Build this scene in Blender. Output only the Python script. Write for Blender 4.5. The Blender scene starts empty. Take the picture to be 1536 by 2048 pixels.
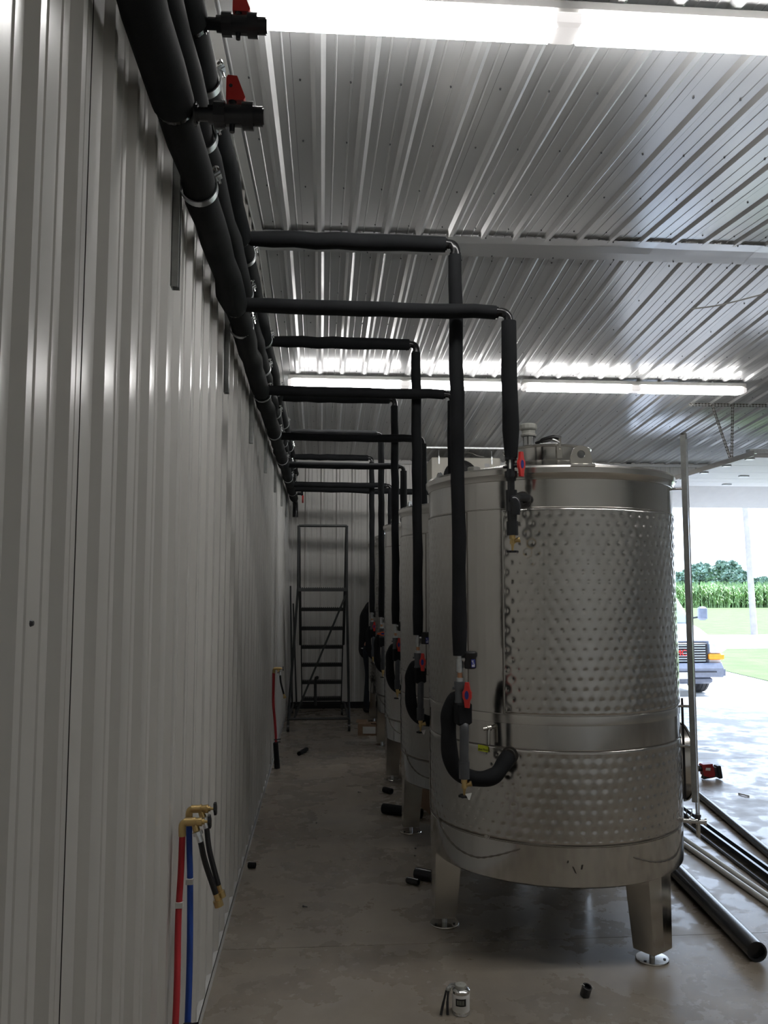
import bpy, math, random
import numpy as np
from mathutils import Vector, Matrix, Quaternion
random.seed(7); rng = np.random.default_rng(7)
S = bpy.context.scene
COL = S.collection
PI = math.pi
R = math.radians

# ------------------------------------------------------------------ camera, light, exposure
cam_d = bpy.data.cameras.new('camera'); cam = bpy.data.objects.new('camera', cam_d); COL.objects.link(cam)
cam.location = (0.49, 0.0, 1.73)
cam.rotation_euler = (R(90 + 5.2), 0, R(-4.3))
cam_d.sensor_fit = 'HORIZONTAL'; cam_d.sensor_width = 36.0
cam_d.lens = 1657.0 / 1536.0 * 36.0
cam_d.clip_start = 0.05; cam_d.clip_end = 1000
S.camera = cam
S.view_settings.view_transform = 'Standard'; S.view_settings.look = 'None'
S.view_settings.gamma = 1.0; S.view_settings.use_curve_mapping = False
S.view_settings.exposure = 0.0
S.cycles.max_bounces = 10; S.cycles.diffuse_bounces = 5; S.cycles.glossy_bounces = 5
S.cycles.use_denoising = True
S.cycles.caustics_reflective = False; S.cycles.caustics_refractive = False
S.cycles.sample_clamp_indirect = 6.0

W = bpy.data.worlds.new('world'); S.world = W; W.use_nodes = True
nt = W.node_tree; nt.nodes.clear()
wo = nt.nodes.new('ShaderNodeOutputWorld'); bg = nt.nodes.new('ShaderNodeBackground')
tc = nt.nodes.new('ShaderNodeTexCoord'); sx = nt.nodes.new('ShaderNodeSeparateXYZ'); rp = nt.nodes.new('ShaderNodeValToRGB')
rp.color_ramp.elements[0].position = 0.0; rp.color_ramp.elements[0].color = (0.74, 0.85, 1.0, 1)
rp.color_ramp.elements[1].position = 0.7; rp.color_ramp.elements[1].color = (0.50, 0.68, 1.0, 1)
nt.links.new(tc.outputs['Generated'], sx.inputs[0]); nt.links.new(sx.outputs['Z'], rp.inputs[0])
nt.links.new(rp.outputs[0], bg.inputs['Color']); nt.links.new(bg.outputs[0], wo.inputs[0])
SKY = 5.4
bg.inputs['Strength'].default_value = SKY

sun_d = bpy.data.lights.new('sun', 'SUN'); sun_d.energy = 10.5; sun_d.angle = R(1.5); sun_d.color = (1.0, 0.98, 0.96)
sun = bpy.data.objects.new('sun', sun_d); COL.objects.link(sun); sun.location = (20, 25, 30)
sun.rotation_euler = Vector((0.50, 0.16, 1.0)).to_track_quat('Z', 'Y').to_euler()
LAMP = 18.5          # emission of the tube lenses
pd = bpy.data.lights.new('door_portal', 'AREA'); pd.shape = 'RECTANGLE'; pd.size = 4.5; pd.size_y = 3.0
pd.cycles.is_portal = True
po = bpy.data.objects.new('door_portal', pd); COL.objects.link(po); po.location = (7.4, 12.15, 1.5)
po.rotation_euler = (R(-90), 0, 0)

# ------------------------------------------------------------------ materials
def lin(c): return tuple(c) + (1.0,)
class Mat:
    def __init__(s, name, col=(.5, .5, .5), rough=.5, metal=0., spec=.5, emit=None, es=0., coat=0.):
        s.m = bpy.data.materials.new(name); s.m.use_nodes = True; s.t = s.m.node_tree
        s.b = s.t.nodes['Principled BSDF']
        s.b.inputs['Base Color'].default_value = lin(col); s.b.inputs['Roughness'].default_value = rough
        s.b.inputs['Metallic'].default_value = metal; s.b.inputs['Specular IOR Level'].default_value = spec
        s.b.inputs['Coat Weight'].default_value = coat
        if emit: s.b.inputs['Emission Color'].default_value = lin(emit); s.b.inputs['Emission Strength'].default_value = es
    def n(s, typ, **kw):
        x = s.t.nodes.new(typ)
        for k, v in kw.items():
            if k in x.inputs: x.inputs[k].default_value = v
            else: setattr(x, k, v)
        return x
    def l(s, a, b): s.t.links.new(a, b)
    def coord(s, scale=(1, 1, 1), which='Object'):
        c = s.n('ShaderNodeTexCoord'); m = s.n('ShaderNodeMapping'); m.inputs['Scale'].default_value = scale
        s.l(c.outputs[which], m.inputs[0]); return m.outputs[0]
    def noise(s, scale, detail=4, vec=None, rough=.55, which='Object', sc3=(1, 1, 1)):
        x = s.n('ShaderNodeTexNoise'); x.inputs['Scale'].default_value = scale; x.inputs['Detail'].default_value = detail
        x.inputs['Roughness'].default_value = rough
        s.l(vec or s.coord(sc3, which), x.inputs['Vector']); return x.outputs['Fac']
    def ramp(s, fac, stops):
        x = s.n('ShaderNodeValToRGB'); e = x.color_ramp.elements
        while len(e) < len(stops): e.new(.5)
        for i, (p, c) in enumerate(stops):
            e[i].position = p; e[i].color = lin(c) if hasattr(c, '__len__') else (c, c, c, 1)
        s.l(fac, x.inputs[0]); return x.outputs[0]
    def color(s, fac, stops): s.l(s.ramp(fac, stops), s.b.inputs['Base Color']); return s
    def roughness(s, fac, stops): s.l(s.ramp(fac, stops), s.b.inputs['Roughness']); return s
    def bump(s, fac, strength=.3, dist=.01):
        x = s.n('ShaderNodeBump'); x.inputs['Strength'].default_value = strength; x.inputs['Distance'].default_value = dist
        s.l(fac, x.inputs['Height'])
        if s.b.inputs['Normal'].links: s.l(s.b.inputs['Normal'].links[0].from_socket, x.inputs['Normal'])
        s.l(x.outputs[0], s.b.inputs['Normal']); return s
def simple(name, col, rough=.5, metal=0., var=.12, ns=12., **k):
    m = Mat(name, col, rough, metal, **k)
    m.color(m.noise(ns, 3), [(.3, tuple(c * (1 - var) for c in col)), (.7, tuple(min(1, c * (1 + var)) for c in col))])
    return m.m

def m_sheet(name, col, rough, wav):
    m = Mat(name, col, rough, 0, spec=.85)
    m.color(m.noise(1.3, 4), [(.3, tuple(c * .95 for c in col)), (.7, col)])
    m.bump(m.noise(1.4, 0), wav, .02)
    return m.m
M = {}
M['wall'] = m_sheet('painted_wall_sheet', (.62, .61, .58), .28, .03)
M['ceil'] = m_sheet('painted_ceiling_sheet', (.60, .61, .62), .20, .035)
M['trimw'] = m_sheet('white_trim_sheet', (.66, .66, .65), .35, .12)
M['back'] = simple('outer_sheathing', (.35, .35, .34), .7)
M['dark'] = simple('dark_gap', (.02, .02, .02), .8)

f = Mat('sealed_concrete', (.4, .36, .3), .4)
big = f.noise(.9, 6)
n2 = f.noise(3.2, 8, rough=.65)
mx = f.n('ShaderNodeMixRGB', blend_type='MULTIPLY'); mx.inputs[0].default_value = .8
c1 = f.ramp(big, [(.3, (.25, .215, .17)), (.5, (.30, .262, .212)), (.7, (.33, .30, .255))])
c2 = f.ramp(n2, [(.35, (.78, .78, .80)), (.55, (.97, .96, .95)), (.66, (1., 1., 1.)), (.72, (1.0, 1.0, 1.0))])
f.l(c1, mx.inputs[1]); f.l(c2, mx.inputs[2]); f.l(mx.outputs[0], f.b.inputs['Base Color'])
peel = f.noise(2.2, 9, rough=.62)
f.roughness(peel, [(.40, .45), (.49, .36), (.52, .22), (.60, .28), (.66, .5)])
f.bump(peel, .10, .004); f.bump(f.noise(30, 4), .06, .002)
M['floor'] = f.m
f = Mat('apron_concrete', (.5, .48, .45), .8); f.color(f.noise(1.2, 6), [(.3, (.44, .43, .41)), (.7, (.55, .54, .52))]); M['apron'] = f.m
f = Mat('lawn', (.2, .3, .08), .9); f.color(f.noise(1.5, 8), [(.3, (.085, .135, .035)), (.7, (.13, .19, .06))]); f.bump(f.noise(60, 3), .6, .05); M['grass'] = f.m
M['corn'] = simple('corn_leaf', (.22, .34, .13), .6, var=.5, ns=.7)
M['road'] = simple('road_gravel', (.5, .5, .48), .9)
M['leaf'] = simple('hazed_tree_leaf', (.15, .225, .17), .7, var=.4, ns=.3)  # leaf green lightened and blued, distance haze put into the colour
M['bark'] = simple('tree_bark', (.2, .17, .14), .9)
M['polewood'] = simple('weathered_pole', (.30, .27, .26), .9, ns=3)

def steel(name, base=(.60, .585, .555), rough=.2, mott=.35, scale=26):
    m = Mat(name, base, rough, 1.0)
    v = m.n('ShaderNodeTexVoronoi', feature='SMOOTH_F1'); v.inputs['Scale'].default_value = scale; v.inputs['Randomness'].default_value = .35
    m.l(m.coord(), v.inputs['Vector'])
    m.bump(v.outputs['Distance'], mott, .003)
    m.bump(m.noise(3, 2), .03, .02)
    m.roughness(m.noise(9, 5), [(.3, rough * .8), (.7, rough * 1.3)])
    m.color(m.noise(1.6, 5), [(.3, tuple(c * .86 for c in base)), (.7, base)])
    return m.m
M['jacket'] = steel('dimple_jacket_steel', rough=.21, mott=.10, scale=30)
M['polish'] = steel('circle_polished_steel', rough=.14, mott=.12, scale=26)
M['plain'] = steel('plain_steel', rough=.12, mott=.02, scale=12)
M['legsteel'] = steel('leg_steel', base=(.56, .54, .50), rough=.17, mott=.03, scale=15)
M['rim'] = steel('rim_steel', base=(.68, .66, .62), rough=.2, mott=.05)
M['weld'] = simple('heat_tinted_weld', (.22, .20, .18), .45, 1.0)
M['stain'] = simple('grease_smudge', (.06, .055, .05), .5, .4)
M['zinc'] = simple('zinc_plated', (.55, .57, .58), .35, 1.0, ns=40)
M['galv'] = simple('galvanized_channel', (.34, .35, .34), .45, .9, ns=25)
M['chrome'] = simple('bright_steel', (.72, .72, .71), .16, 1.0, var=.04)
M['brass'] = simple('brass', (.62, .45, .20), .3, 1.0)
M['copper'] = simple('copper', (.55, .30, .18), .35, 1.0)
f = Mat('foam_rubber', (.012, .013, .014), .8, spec=.22); f.bump(f.noise(220, 2), .3, .001); f.bump(f.noise(7, 2), .2, .01)
f.color(f.noise(5, 3), [(.3, (.007, .008, .009)), (.7, (.014, .015, .017))]); M['foam'] = f.m
M['pvc'] = simple('gray_pvc', (.075, .08, .088), .38)
M['pvcb'] = simple('black_pvc', (.016, .017, .020), .24)
M['shiny'] = simple('shiny_black_joint', (.012, .012, .013), .15)
M['red'] = simple('red_plastic', (.62, .035, .03), .35)
M['orange'] = simple('orange_plastic', (.8, .13, .04), .35)
M['blue'] = simple('blue_plastic', (.02, .03, .22), .4)
M['blk'] = simple('black_plastic', (.012, .012, .014), .4)
M['pexr'] = simple('red_tubing', (.46, .022, .03), .4)
M['pexb'] = simple('blue_tubing', (.012, .06, .33), .4)
M['hose'] = simple('black_hose', (.008, .008, .009), .4)
M['white'] = simple('white_plastic', (.75, .75, .73), .5, var=.03)
M['greyplastic'] = simple('grey_vent_plastic', (.42, .42, .38), .5)
M['cream'] = simple('cream_metal', (.80, .77, .68), .5, var=.04)
M['yellow'] = simple('yellow_label', (.62, .70, .04), .5, var=.03)
M['ink'] = simple('ink', (.01, .01, .01), .6)
M['paper'] = simple('paper_tag', (.72, .72, .70), .7, var=.03)
M['card'] = simple('cardboard', (.26, .17, .11), .85)
M['ladder'] = simple('dark_ladder_paint', (.032, .035, .035), .5)
M['tire'] = simple('tire_rubber', (.03, .03, .033), .8)
M['vanw'] = simple('white_vehicle_paint', (.8, .82, .85), .25, var=.02)
M['bumper'] = simple('grey_bumper', (.15, .165, .21), .4)
M['glass'] = simple('tinted_glass', (.12, .2, .2), .08)
M['amber'] = simple('amber_lens', (.9, .32, .02), .3)
M['lampg'] = simple('headlight_lens', (.6, .65, .7), .1)
M['denim'] = simple('blue_jeans', (.026, .034, .046), .9, var=.3, ns=40)
M['shirt'] = simple('black_shirt', (.012, .012, .014), .9)
M['skin'] = simple('skin', (.45, .22, .15), .55, var=.06)
M['hair'] = simple('dark_hair', (.02, .015, .01), .7)
M['conduit'] = simple('white_pvc', (.62, .62, .60), .35, var=.04)
M['doorp'] = simple('white_door_panel', (.86, .87, .88), .5, var=.02)
M['toolred'] = simple('tool_red', (.30, .018, .02), .4)
M['screw'] = simple('screw_head', (.10, .10, .11), .4, .6)
f = Mat('lamp_housing', (.55, .54, .52), .5); M['housing'] = f.m
f = Mat('lit_lens', (.9, .9, .9), .4, emit=(1.0, .98, .96), es=LAMP); M['lens'] = f.m
f = Mat('dim_lens', (.9, .9, .9), .4, emit=(1.0, .95, .93), es=LAMP * .035); M['lensdim'] = f.m
f = Mat('clear_tube', (.85, .88, .9), .1); f.b.inputs['Transmission Weight'].default_value = .8; M['clear'] = f.m

# ------------------------------------------------------------------ mesh building
def basis(d):
    d = Vector(d).normalized()
    up = Vector((0, 0, 1)) if abs(d.z) < .95 else Vector((1, 0, 0))
    a = d.cross(up).normalized(); b = a.cross(d).normalized()
    return a, b, d
def origin(o):
    v = Vector((0, 0, 0))
    while o is not None: v = v + o.location; o = o.parent
    return v
class MB:
    def __init__(s): s.v = []; s.f = []
    def add(s, vs, fs):
        k = len(s.v); s.v += [tuple(v) for v in vs]; s.f += [tuple(i + k for i in q) for q in fs]; return s
    def box(s, c, size, rz=0, rx=0, ry=0, bev=0):
        c = Vector(c); hx, hy, hz = [q / 2 for q in size]
        m = Matrix.Rotation(rz, 3, 'Z') @ Matrix.Rotation(ry, 3, 'Y') @ Matrix.Rotation(rx, 3, 'X')
        if bev <= 0:
            vs = [c + m @ Vector((x * hx, y * hy, z * hz)) for x in (-1, 1) for y in (-1, 1) for z in (-1, 1)]
            return s.add(vs, [(0, 1, 3, 2), (4, 6, 7, 5), (0, 4, 5, 1), (2, 3, 7, 6), (0, 2, 6, 4), (1, 5, 7, 3)])
        b = min(bev, hx * .9, hy * .9, hz * .9)
        ring = lambda z, i: [(hx - i, hy - i - b * (1 if i == 0 else 0) - (0), z), ]
        def loop(z, ins):
            X = hx - ins; Y = hy - ins; k = b * .6
            return [(X - k, -Y, z), (X, -Y + k, z), (X, Y - k, z), (X - k, Y, z), (-X + k, Y, z), (-X, Y - k, z), (-X, -Y + k, z), (-X + k, -Y, z)]
        vs = []
        for z, i in ((-hz, b), (-hz + b, 0), (hz - b, 0), (hz, b)): vs += [c + m @ Vector(p) for p in loop(z, i)]
        fs = [tuple(range(7, -1, -1)), tuple(range(24, 32))]
        for r in range(3):
            for i in range(8): fs.append((r * 8 + i, r * 8 + (i + 1) % 8, r * 8 + 8 + (i + 1) % 8, r * 8 + 8 + i))
        return s.add(vs, fs)
    def tube(s, pts, rad, n=14, caps=True, hollow=0):
        pts = [Vector(p) for p in pts]; m = len(pts)
        rs = rad if hasattr(rad, '__len__') else [rad] * m
        t = [(pts[min(i + 1, m - 1)] - pts[max(i - 1, 0)]).normalized() for i in range(m)]
        a, b, _ = basis(t[0]); vs = []
        for i in range(m):
            if i:
                q = t[i - 1].rotation_difference(t[i]); a = q @ a; b = q @ b
            for k in range(n):
                w = 2 * PI * k / n; vs.append(pts[i] + (a * math.cos(w) + b * math.sin(w)) * rs[i])
        fs = [(i * n + k, i * n + (k + 1) % n, (i + 1) * n + (k + 1) % n, (i + 1) * n + k) for i in range(m - 1) for k in range(n)]
        if hollow > 0:
            base = len(vs)
            for i in (0, m - 1):
                for dz in (0, 1):
                    off = t[i] * (.03 if i == 0 else -.03) * dz
                    for k in range(n):
                        p = vs[i * n + k]; vs.append(pts[i] + off + (p - pts[i]) * hollow)
            for e, i in ((0, 0), (1, m - 1)):
                o = base + e * 2 * n
                for k in range(n):
                    k2 = (k + 1) % n
                    fs.append((i * n + k2, i * n + k, o + k, o + k2)); fs.append((o + k2, o + k, o + n + k, o + n + k2))
                fs.append(tuple(o + n + k for k in range(n)))
        elif caps: fs += [tuple(range(n - 1, -1, -1)), tuple((m - 1) * n + k for k in range(n))]
        return s.add(vs, fs)
    def cyl(s, p0, p1, r0, r1=None, n=18): return s.tube([p0, p1], [r0, r0 if r1 is None else r1], n)
    def steps(s, p, d, segs, n=18):
        """stack of coaxial cylinders: segs = [(length, r0, r1), ...]"""
        p = Vector(p); d = Vector(d).normalized(); pts = []; rs = []
        for L, r0, r1 in segs:
            pts += [p.copy(), p + d * L]; rs += [r0, r1]; p = p + d * L
        a, b, _ = basis(d); vs = []
        for q, r in zip(pts, rs):
            for k in range(n):
                w = 2 * PI * k / n; vs.append(q + (a * math.cos(w) + b * math.sin(w)) * r)
        m = len(pts)
        fs = [(i * n + k, i * n + (k + 1) % n, (i + 1) * n + (k + 1) % n, (i + 1) * n + k) for i in range(m - 1) for k in range(n)]
        fs += [tuple(range(n - 1, -1, -1)), tuple((m - 1) * n + k for k in range(n))]
        return s.add(vs, fs)
    def lathe(s, prof, c=(0, 0, 0), n=48, a0=0, a1=2 * PI, cap=False):
        full = abs(a1 - a0 - 2 * PI) < 1e-6; cols = n if full else n + 1; vs = []
        for r, z in prof:
            for k in range(cols):
                w = a0 + (a1 - a0) * k / n; vs.append((c[0] + r * math.cos(w), c[1] + r * math.sin(w), c[2] + z))
        fs = []
        for i in range(len(prof) - 1):
            for k in range(n):
                k2 = (k + 1) % cols; fs.append((i * cols + k, i * cols + k2, (i + 1) * cols + k2, (i + 1) * cols + k))
        if cap: fs += [tuple(range(cols - 1, -1, -1)), tuple((len(prof) - 1) * cols + k for k in range(cols))]
        return s.add(vs, fs)
    def sphere(s, c, r, n=14, sc=(1, 1, 1)):
        pr = [(max(1e-4, math.sin(PI * i / 8)) * r, -math.cos(PI * i / 8) * r) for i in range(9)]
        k = len(s.v); s.lathe(pr, (0, 0, 0), n)
        for i in range(k, len(s.v)):
            x, y, z = s.v[i]; s.v[i] = (c[0] + x * sc[0], c[1] + y * sc[1], c[2] + z * sc[2])
        return s
    def prism(s, poly, o, u, v, th):
        """2D polygon in the plane (u, v) through o, extruded +-th/2"""
        u = Vector(u).normalized(); v = Vector(v).normalized(); w = u.cross(v).normalized(); o = Vector(o); n = len(poly)
        vs = [o + u * a + v * b - w * th / 2 for a, b in poly] + [o + u * a + v * b + w * th / 2 for a, b in poly]
        fs = [tuple(range(n - 1, -1, -1)), tuple(range(n, 2 * n))] + [(i, (i + 1) % n, n + (i + 1) % n, n + i) for i in range(n)]
        return s.add(vs, fs)
    def build(s, name, mat, parent=None, smooth=True, ang=35, data=None, loc=None, **props):
        if data is None:
            me = bpy.data.meshes.new(name)
            off = origin(parent) if parent else Vector(loc or (0, 0, 0))
            me.from_pydata([tuple(Vector(v) - off) for v in s.v] if off.length else s.v, [], s.f); me.update()
            me.materials.append(M[mat] if isinstance(mat, str) else mat)
            if smooth:
                me.polygons.foreach_set('use_smooth', [True] * len(me.polygons)); me.set_sharp_from_angle(angle=R(ang))
        else: me = data
        o = bpy.data.objects.new(name, me); COL.objects.link(o)
        if parent: o.parent = parent
        elif loc: o.location = loc
        for k, v in props.items(): o[k] = v
        return o
def tag(o, label, cat, group=None):
    o['label'] = label; o['category'] = cat
    if group: o['group'] = group
    return o
def thing(name, loc, label, cat, group=None):
    o = bpy.data.objects.new(name, None); COL.objects.link(o); o.location = loc; o.empty_display_size = .1
    return tag(o, label, cat, group)
def struct(o): o['kind'] = 'structure'; return o
def copy_tree(o, parent=None, delta=(0, 0, 0)):
    c = o.copy(); COL.objects.link(c); c.parent = parent
    if parent is None: c.location = Vector(o.location) + Vector(delta)
    for ch in list(o.children): copy_tree(ch, c)
    return c
def text(body, size, loc, xdir, updir, mat, parent, name='lettering', ext=.0004):
    cu = bpy.data.curves.new(name, 'FONT'); cu.body = body; cu.size = size; cu.align_x = 'CENTER'; cu.align_y = 'CENTER'; cu.extrude = ext
    tmp = bpy.data.objects.new(name, cu); COL.objects.link(tmp); bpy.context.view_layer.update()
    me = bpy.data.meshes.new_from_object(tmp); bpy.data.objects.remove(tmp); me.materials.clear(); me.materials.append(M[mat])
    o = bpy.data.objects.new(name, me); COL.objects.link(o)
    x = Vector(xdir).normalized(); y = Vector(updir).normalized(); z = x.cross(y)
    m = Matrix((x, y, z)).transposed().to_4x4(); m.translation = Vector(loc) - origin(parent)
    o.parent = parent; o.matrix_local = m
    return o
def bez(p, n=8):
    """smooth path through points (Catmull-Rom)"""
    p = [Vector(q) for q in p]; q = [p[0] * 2 - p[1]] + p + [p[-1] * 2 - p[-2]]; out = []
    for i in range(1, len(q) - 2):
        for k in range(n):
            t = k / n; a, b, c, d = q[i - 1], q[i], q[i + 1], q[i + 2]
            out.append(.5 * ((2 * b) + (c - a) * t + (2 * a - 5 * b + 4 * c - d) * t * t + (3 * b - a - 3 * c + d) * t ** 3))
    out.append(p[-1]); return out
def wob(p0, p1, r, seg=.12, amp=.003, sag=0):
    """slightly irregular foam sleeve between two points"""
    p0 = Vector(p0); p1 = Vector(p1); L = (p1 - p0).length; n = max(2, int(L / seg)); a, b, _ = basis(p1 - p0); pts = []; rs = []
    for i in range(n + 1):
        t = i / n; e = 0 if i in (0, n) else 1
        pts.append(p0.lerp(p1, t) + (a * rng.normal() + b * rng.normal()) * amp * e + Vector((0, 0, -sag * 4 * t * (1 - t))))
        rs.append(r * (1 + .035 * rng.normal() * e) if e else r * .94)
    return pts, rs

# ------------------------------------------------------------------ room shell
Y0, Y1, YR, XR = -.97, 12.14, 5.67, 12.5
def zc(y): return 4.20 - .089 * abs(y - YR)
PW = .914
def rib_profile():
    out = [(0., 0.)]
    for k in range(4):
        c = .114 + k * .2285
        if k: out.append((c - .114 + .0, 0.))
        out += [(c - .034, 0), (c - .013, .019), (c + .013, .019), (c + .034, 0)]
        for q in (.076, .152):
            m_ = c + q
            if m_ < PW - .01 : out += [(m_ - .006, 0), (m_ - .0025, .003), (m_ + .0025, .003), (m_ + .006, 0)]
    out = sorted(set(out), key=lambda t: t[0]); out.append((PW - .0015, 0.)); return out
RP = rib_profile()
def panel(o, w, l, n, L0, L1, name, mat, parent, lip=.0012, wmax=9):
    """ribbed sheet: width dir w, length dir l, room-facing normal n"""
    o, w, l, n = Vector(o), Vector(w), Vector(l).normalized(), Vector(n); vs = []; fs = []; k = len(RP)
    rp_ = [q for q in RP if q[0] <= wmax]; k = len(rp_)
    for L in (L0, L1):
        for a, h in rp_: vs.append(o + w * a + l * L + n * (h + lip))
    flip = w.cross(l).dot(n) < 0
    for i in range(k - 1):
        q = (i, i + 1, k + i + 1, k + i); fs.append(q[::-1] if flip else q)
    me = MB(); me.add(vs, fs); return me.build(name, mat, parent, smooth=False)

fl = MB().box(((XR) / 2, 5.59, -.12), (XR + .3, 13.4, .2)).build('floor', 'dark', None, smooth=False); struct(fl)
ys = [Y0 - .1, .05, 4.19, 8.33, 12.25]; xs = [-.1, 5.9, XR + .1]
for i in range(4):
    for j in range(2):
        g = .0035
        MB().box(((xs[j] + xs[j + 1]) / 2, (ys[i] + ys[i + 1]) / 2, -.02), (xs[j + 1] - xs[j] - g, ys[i + 1] - ys[i] - g, .04)).build('slab', 'floor', fl, smooth=False)

wl = MB().box((-.08, 5.6, 2.1), (.14, 13.5, 4.5)).build('wall_left', 'dark', None, smooth=False); struct(wl)
for k in range(15):
    y = 1.656 - 3 * PW + k * PW + .03
    panel((0, y, 0), (0, 1, 0), (0, 0, 1), (1, 0, 0), .035, zc(y + PW / 2) + .05, 'panel', 'wall', wl, lip=.0015 + .0015 * (k % 2))
wb = MB().box((2.48, 12.26, 2.1), (5.30, .16, 4.3)).box((11.15, 12.26, 2.1), (2.9, .16, 4.3)).box((7.1, 12.26, 3.8), (5.4, .16, 1.4)).build('wall_back', 'dark', None, smooth=False); struct(wb)
for k in range(14):
    x = .268 - .114 - PW + .03 + k * PW - .03
    if x > XR: break
    if 4.4 < x < 5.2:
        panel((x, 12.17, 0), (1, 0, 0), (0, 0, 1), (0, -1, 0), .03, 3.68, 'panel', 'wall', wb, wmax=5.12 - x)
        panel((x + .914 - .46, 12.168, 0), (1, 0, 0), (0, 0, 1), (0, -1, 0), 3.14, 3.68, 'panel', 'wall', wb, wmax=.46); continue
    lo = 3.14 if (5.2 < x < 9.3) else .03
    panel((x, 12.17, 0), (1, 0, 0), (0, 0, 1), (0, -1, 0), lo, 3.68, 'panel', 'wall', wb)
wr = MB().box((XR + .08, 5.6, 2.1), (.14, 13.5, 4.5)).build('wall_right', 'dark', None, smooth=False); struct(wr)
for k in range(15): panel((XR, Y0 + k * PW, 0), (0, 1, 0), (0, 0, 1), (-1, 0, 0), .03, 4.2, 'panel', 'wall', wr)
wf = MB().box((XR / 2, Y0 - .08, 2.1), (XR + .2, .14, 4.5)).build('wall_front', 'dark', None, smooth=False); struct(wf)
for k in range(14): panel((k * PW, Y0, 0), (1, 0, 0), (0, 0, 1), (0, 1, 0), .03, 3.7, 'panel', 'wall', wf)
# gable ceiling
cl = MB()
for sgn, ya, yb in ((1, Y0 - .3, YR), (-1, YR, Y1 + .3)):
    za, zb = zc(ya), zc(yb)
    cl.add([(-.2, ya, za + .03), (XR + .2, ya, za + .03), (XR + .2, yb, zb + .03), (-.2, yb, zb + .03), (-.2, ya, za + .2), (XR + .2, ya, za + .2), (XR + .2, yb, zb + .2), (-.2, yb, zb + .2)],
           [(0, 3, 2, 1), (4, 5, 6, 7), (0, 1, 5, 4), (2, 3, 7, 6), (1, 2, 6, 5), (0, 4, 7, 3)])
cl = cl.build('ceiling', 'dark', None, smooth=False); struct(cl)
sc = MB()
for sgn in (0, 1):
    ph = .46 - .114 - PW
    for k in range(15):
        x = ph + k * PW
        if x > XR: break
        if sgn == 0:
            o = Vector((x, YR - .10, zc(YR - .10))); l = Vector((0, -1, -.089)); n = Vector((0, .089, -1)).normalized(); L = 6.9
        else:
            o = Vector((x, YR + .08, zc(YR + .08))); l = Vector((0, 1, -.089)); n = Vector((0, -.089, -1)).normalized(); L = 6.75
        panel(o, (1, 0, 0), l, n, 0, L, 'panel', 'ceil', cl)
    d = .28
    while d < 6.3:
        for k in range(52):
            x = .10 + k * .2285 + .05 + (.0 if sgn else .0)
            if x > XR - .1: break
            y = YR + (d if sgn else -d); p = Vector((x, y, zc(y) - .002))
            sc.cyl(p, p + Vector((0, 0, -.007)), .0055, .004, 6)
        d += .61
sc.build('screw', 'screw', cl, kind='stuff')
tr = MB()
for x0, x1 in ((-.02, 3.66), (3.63, 7.3), (7.27, 11.0), (10.9, XR)):
    dz = -.0015 if x0 in (3.63, 10.9) else 0
    nseg = 14
    for i in range(nseg):
        a = x0 + (x1 - x0) * i / nseg; b = x0 + (x1 - x0) * (i + 1) / nseg
        w = lambda x: .006 * math.sin(x * 3.1) + .004 * math.sin(x * 7.7)
        zz = zc(YR) - .026 + dz
        rows = [(YR - .15, zz - .005), (YR - .03, zz + w(a) * .5), (YR + .05, zz - .010), (YR + .155, zz - .022)]
        rowb = [(YR - .15, zz - .005), (YR - .03, zz + w(b) * .5), (YR + .05, zz - .010), (YR + .155, zz - .022)]
        for r in range(3):
            tr.add([(a, *rows[r]), (b, *rowb[r]), (b, *rowb[r + 1]), (a, *rows[r + 1])], [(0, 1, 2, 3)])
tr = tr.build('trim_1', 'ceil', None); struct(tr)
rsx = MB()
for k in range(26):
    x = .25 + k * .457; rsx.cyl((x, YR - .135, zc(YR) - .03), (x, YR - .135, zc(YR) - .04), .006, .004, 6); rsx.cyl((x + .1, YR + .14, zc(YR) - .045), (x + .1, YR + .14, zc(YR) - .055), .006, .004, 6)
rsx.build('screw', 'screw', tr, kind='stuff')
# cornice along the left wall, base trims
def strip_left(name, x, drop, h, th):
    m = MB()
    for ya, yb in ((Y0, YR), (YR, Y1)):
        m.add([(x, ya, zc(ya) - drop), (x, yb, zc(yb) - drop), (x, yb, zc(yb) - drop - h), (x, ya, zc(ya) - drop - h),
               (x + th, ya, zc(ya) - drop), (x + th, yb, zc(yb) - drop), (x + th, yb, zc(yb) - drop - h), (x + th, ya, zc(ya) - drop - h)],
              [(0, 1, 2, 3), (7, 6, 5, 4), (0, 4, 5, 1), (3, 2, 6, 7)])
    return struct(m.build(name, 'trimw', None, smooth=False))
strip_left('trim_2', .0215, .0, .05, .004)
m = MB()
for ya, yb in ((Y0, YR), (YR, Y1)):
    m.add([(.0255, ya, zc(ya) - .022), (.0255, yb, zc(yb) - .022), (.07, yb, zc(yb) - .022), (.07, ya, zc(ya) - .022), (.0255, ya, zc(ya) - .027), (.0255, yb, zc(yb) - .027), (.07, yb, zc(yb) - .027), (.07, ya, zc(ya) - .027)], [(0, 1, 2, 3), (7, 6, 5, 4), (2, 3, 7, 6)])
struct(m.build('trim_3', 'trimw', None, smooth=False))
m = MB().box((.0125, 5.58, .046), (.025, 13.1, .004)).box((.0235, 5.58, .024), (.003, 13.1, .048)).build('baseboard_left', 'trimw', None, smooth=False); struct(m)
m = MB().box((2.56, 12.136, .045), (5.12, .02, .09)).build('baseboard_back', 'blk', None, smooth=False); struct(m)
m = MB().box((.018, 12.13, 1.8), (.03, .03, 3.55)).build('trim_4', 'trimw', None, smooth=False); struct(m)
m = MB().box((XR / 2, 12.135, zc(12.14) - .05), (XR, .02, .04)).build('trim_5', 'trimw', None, smooth=False); struct(m)
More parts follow.
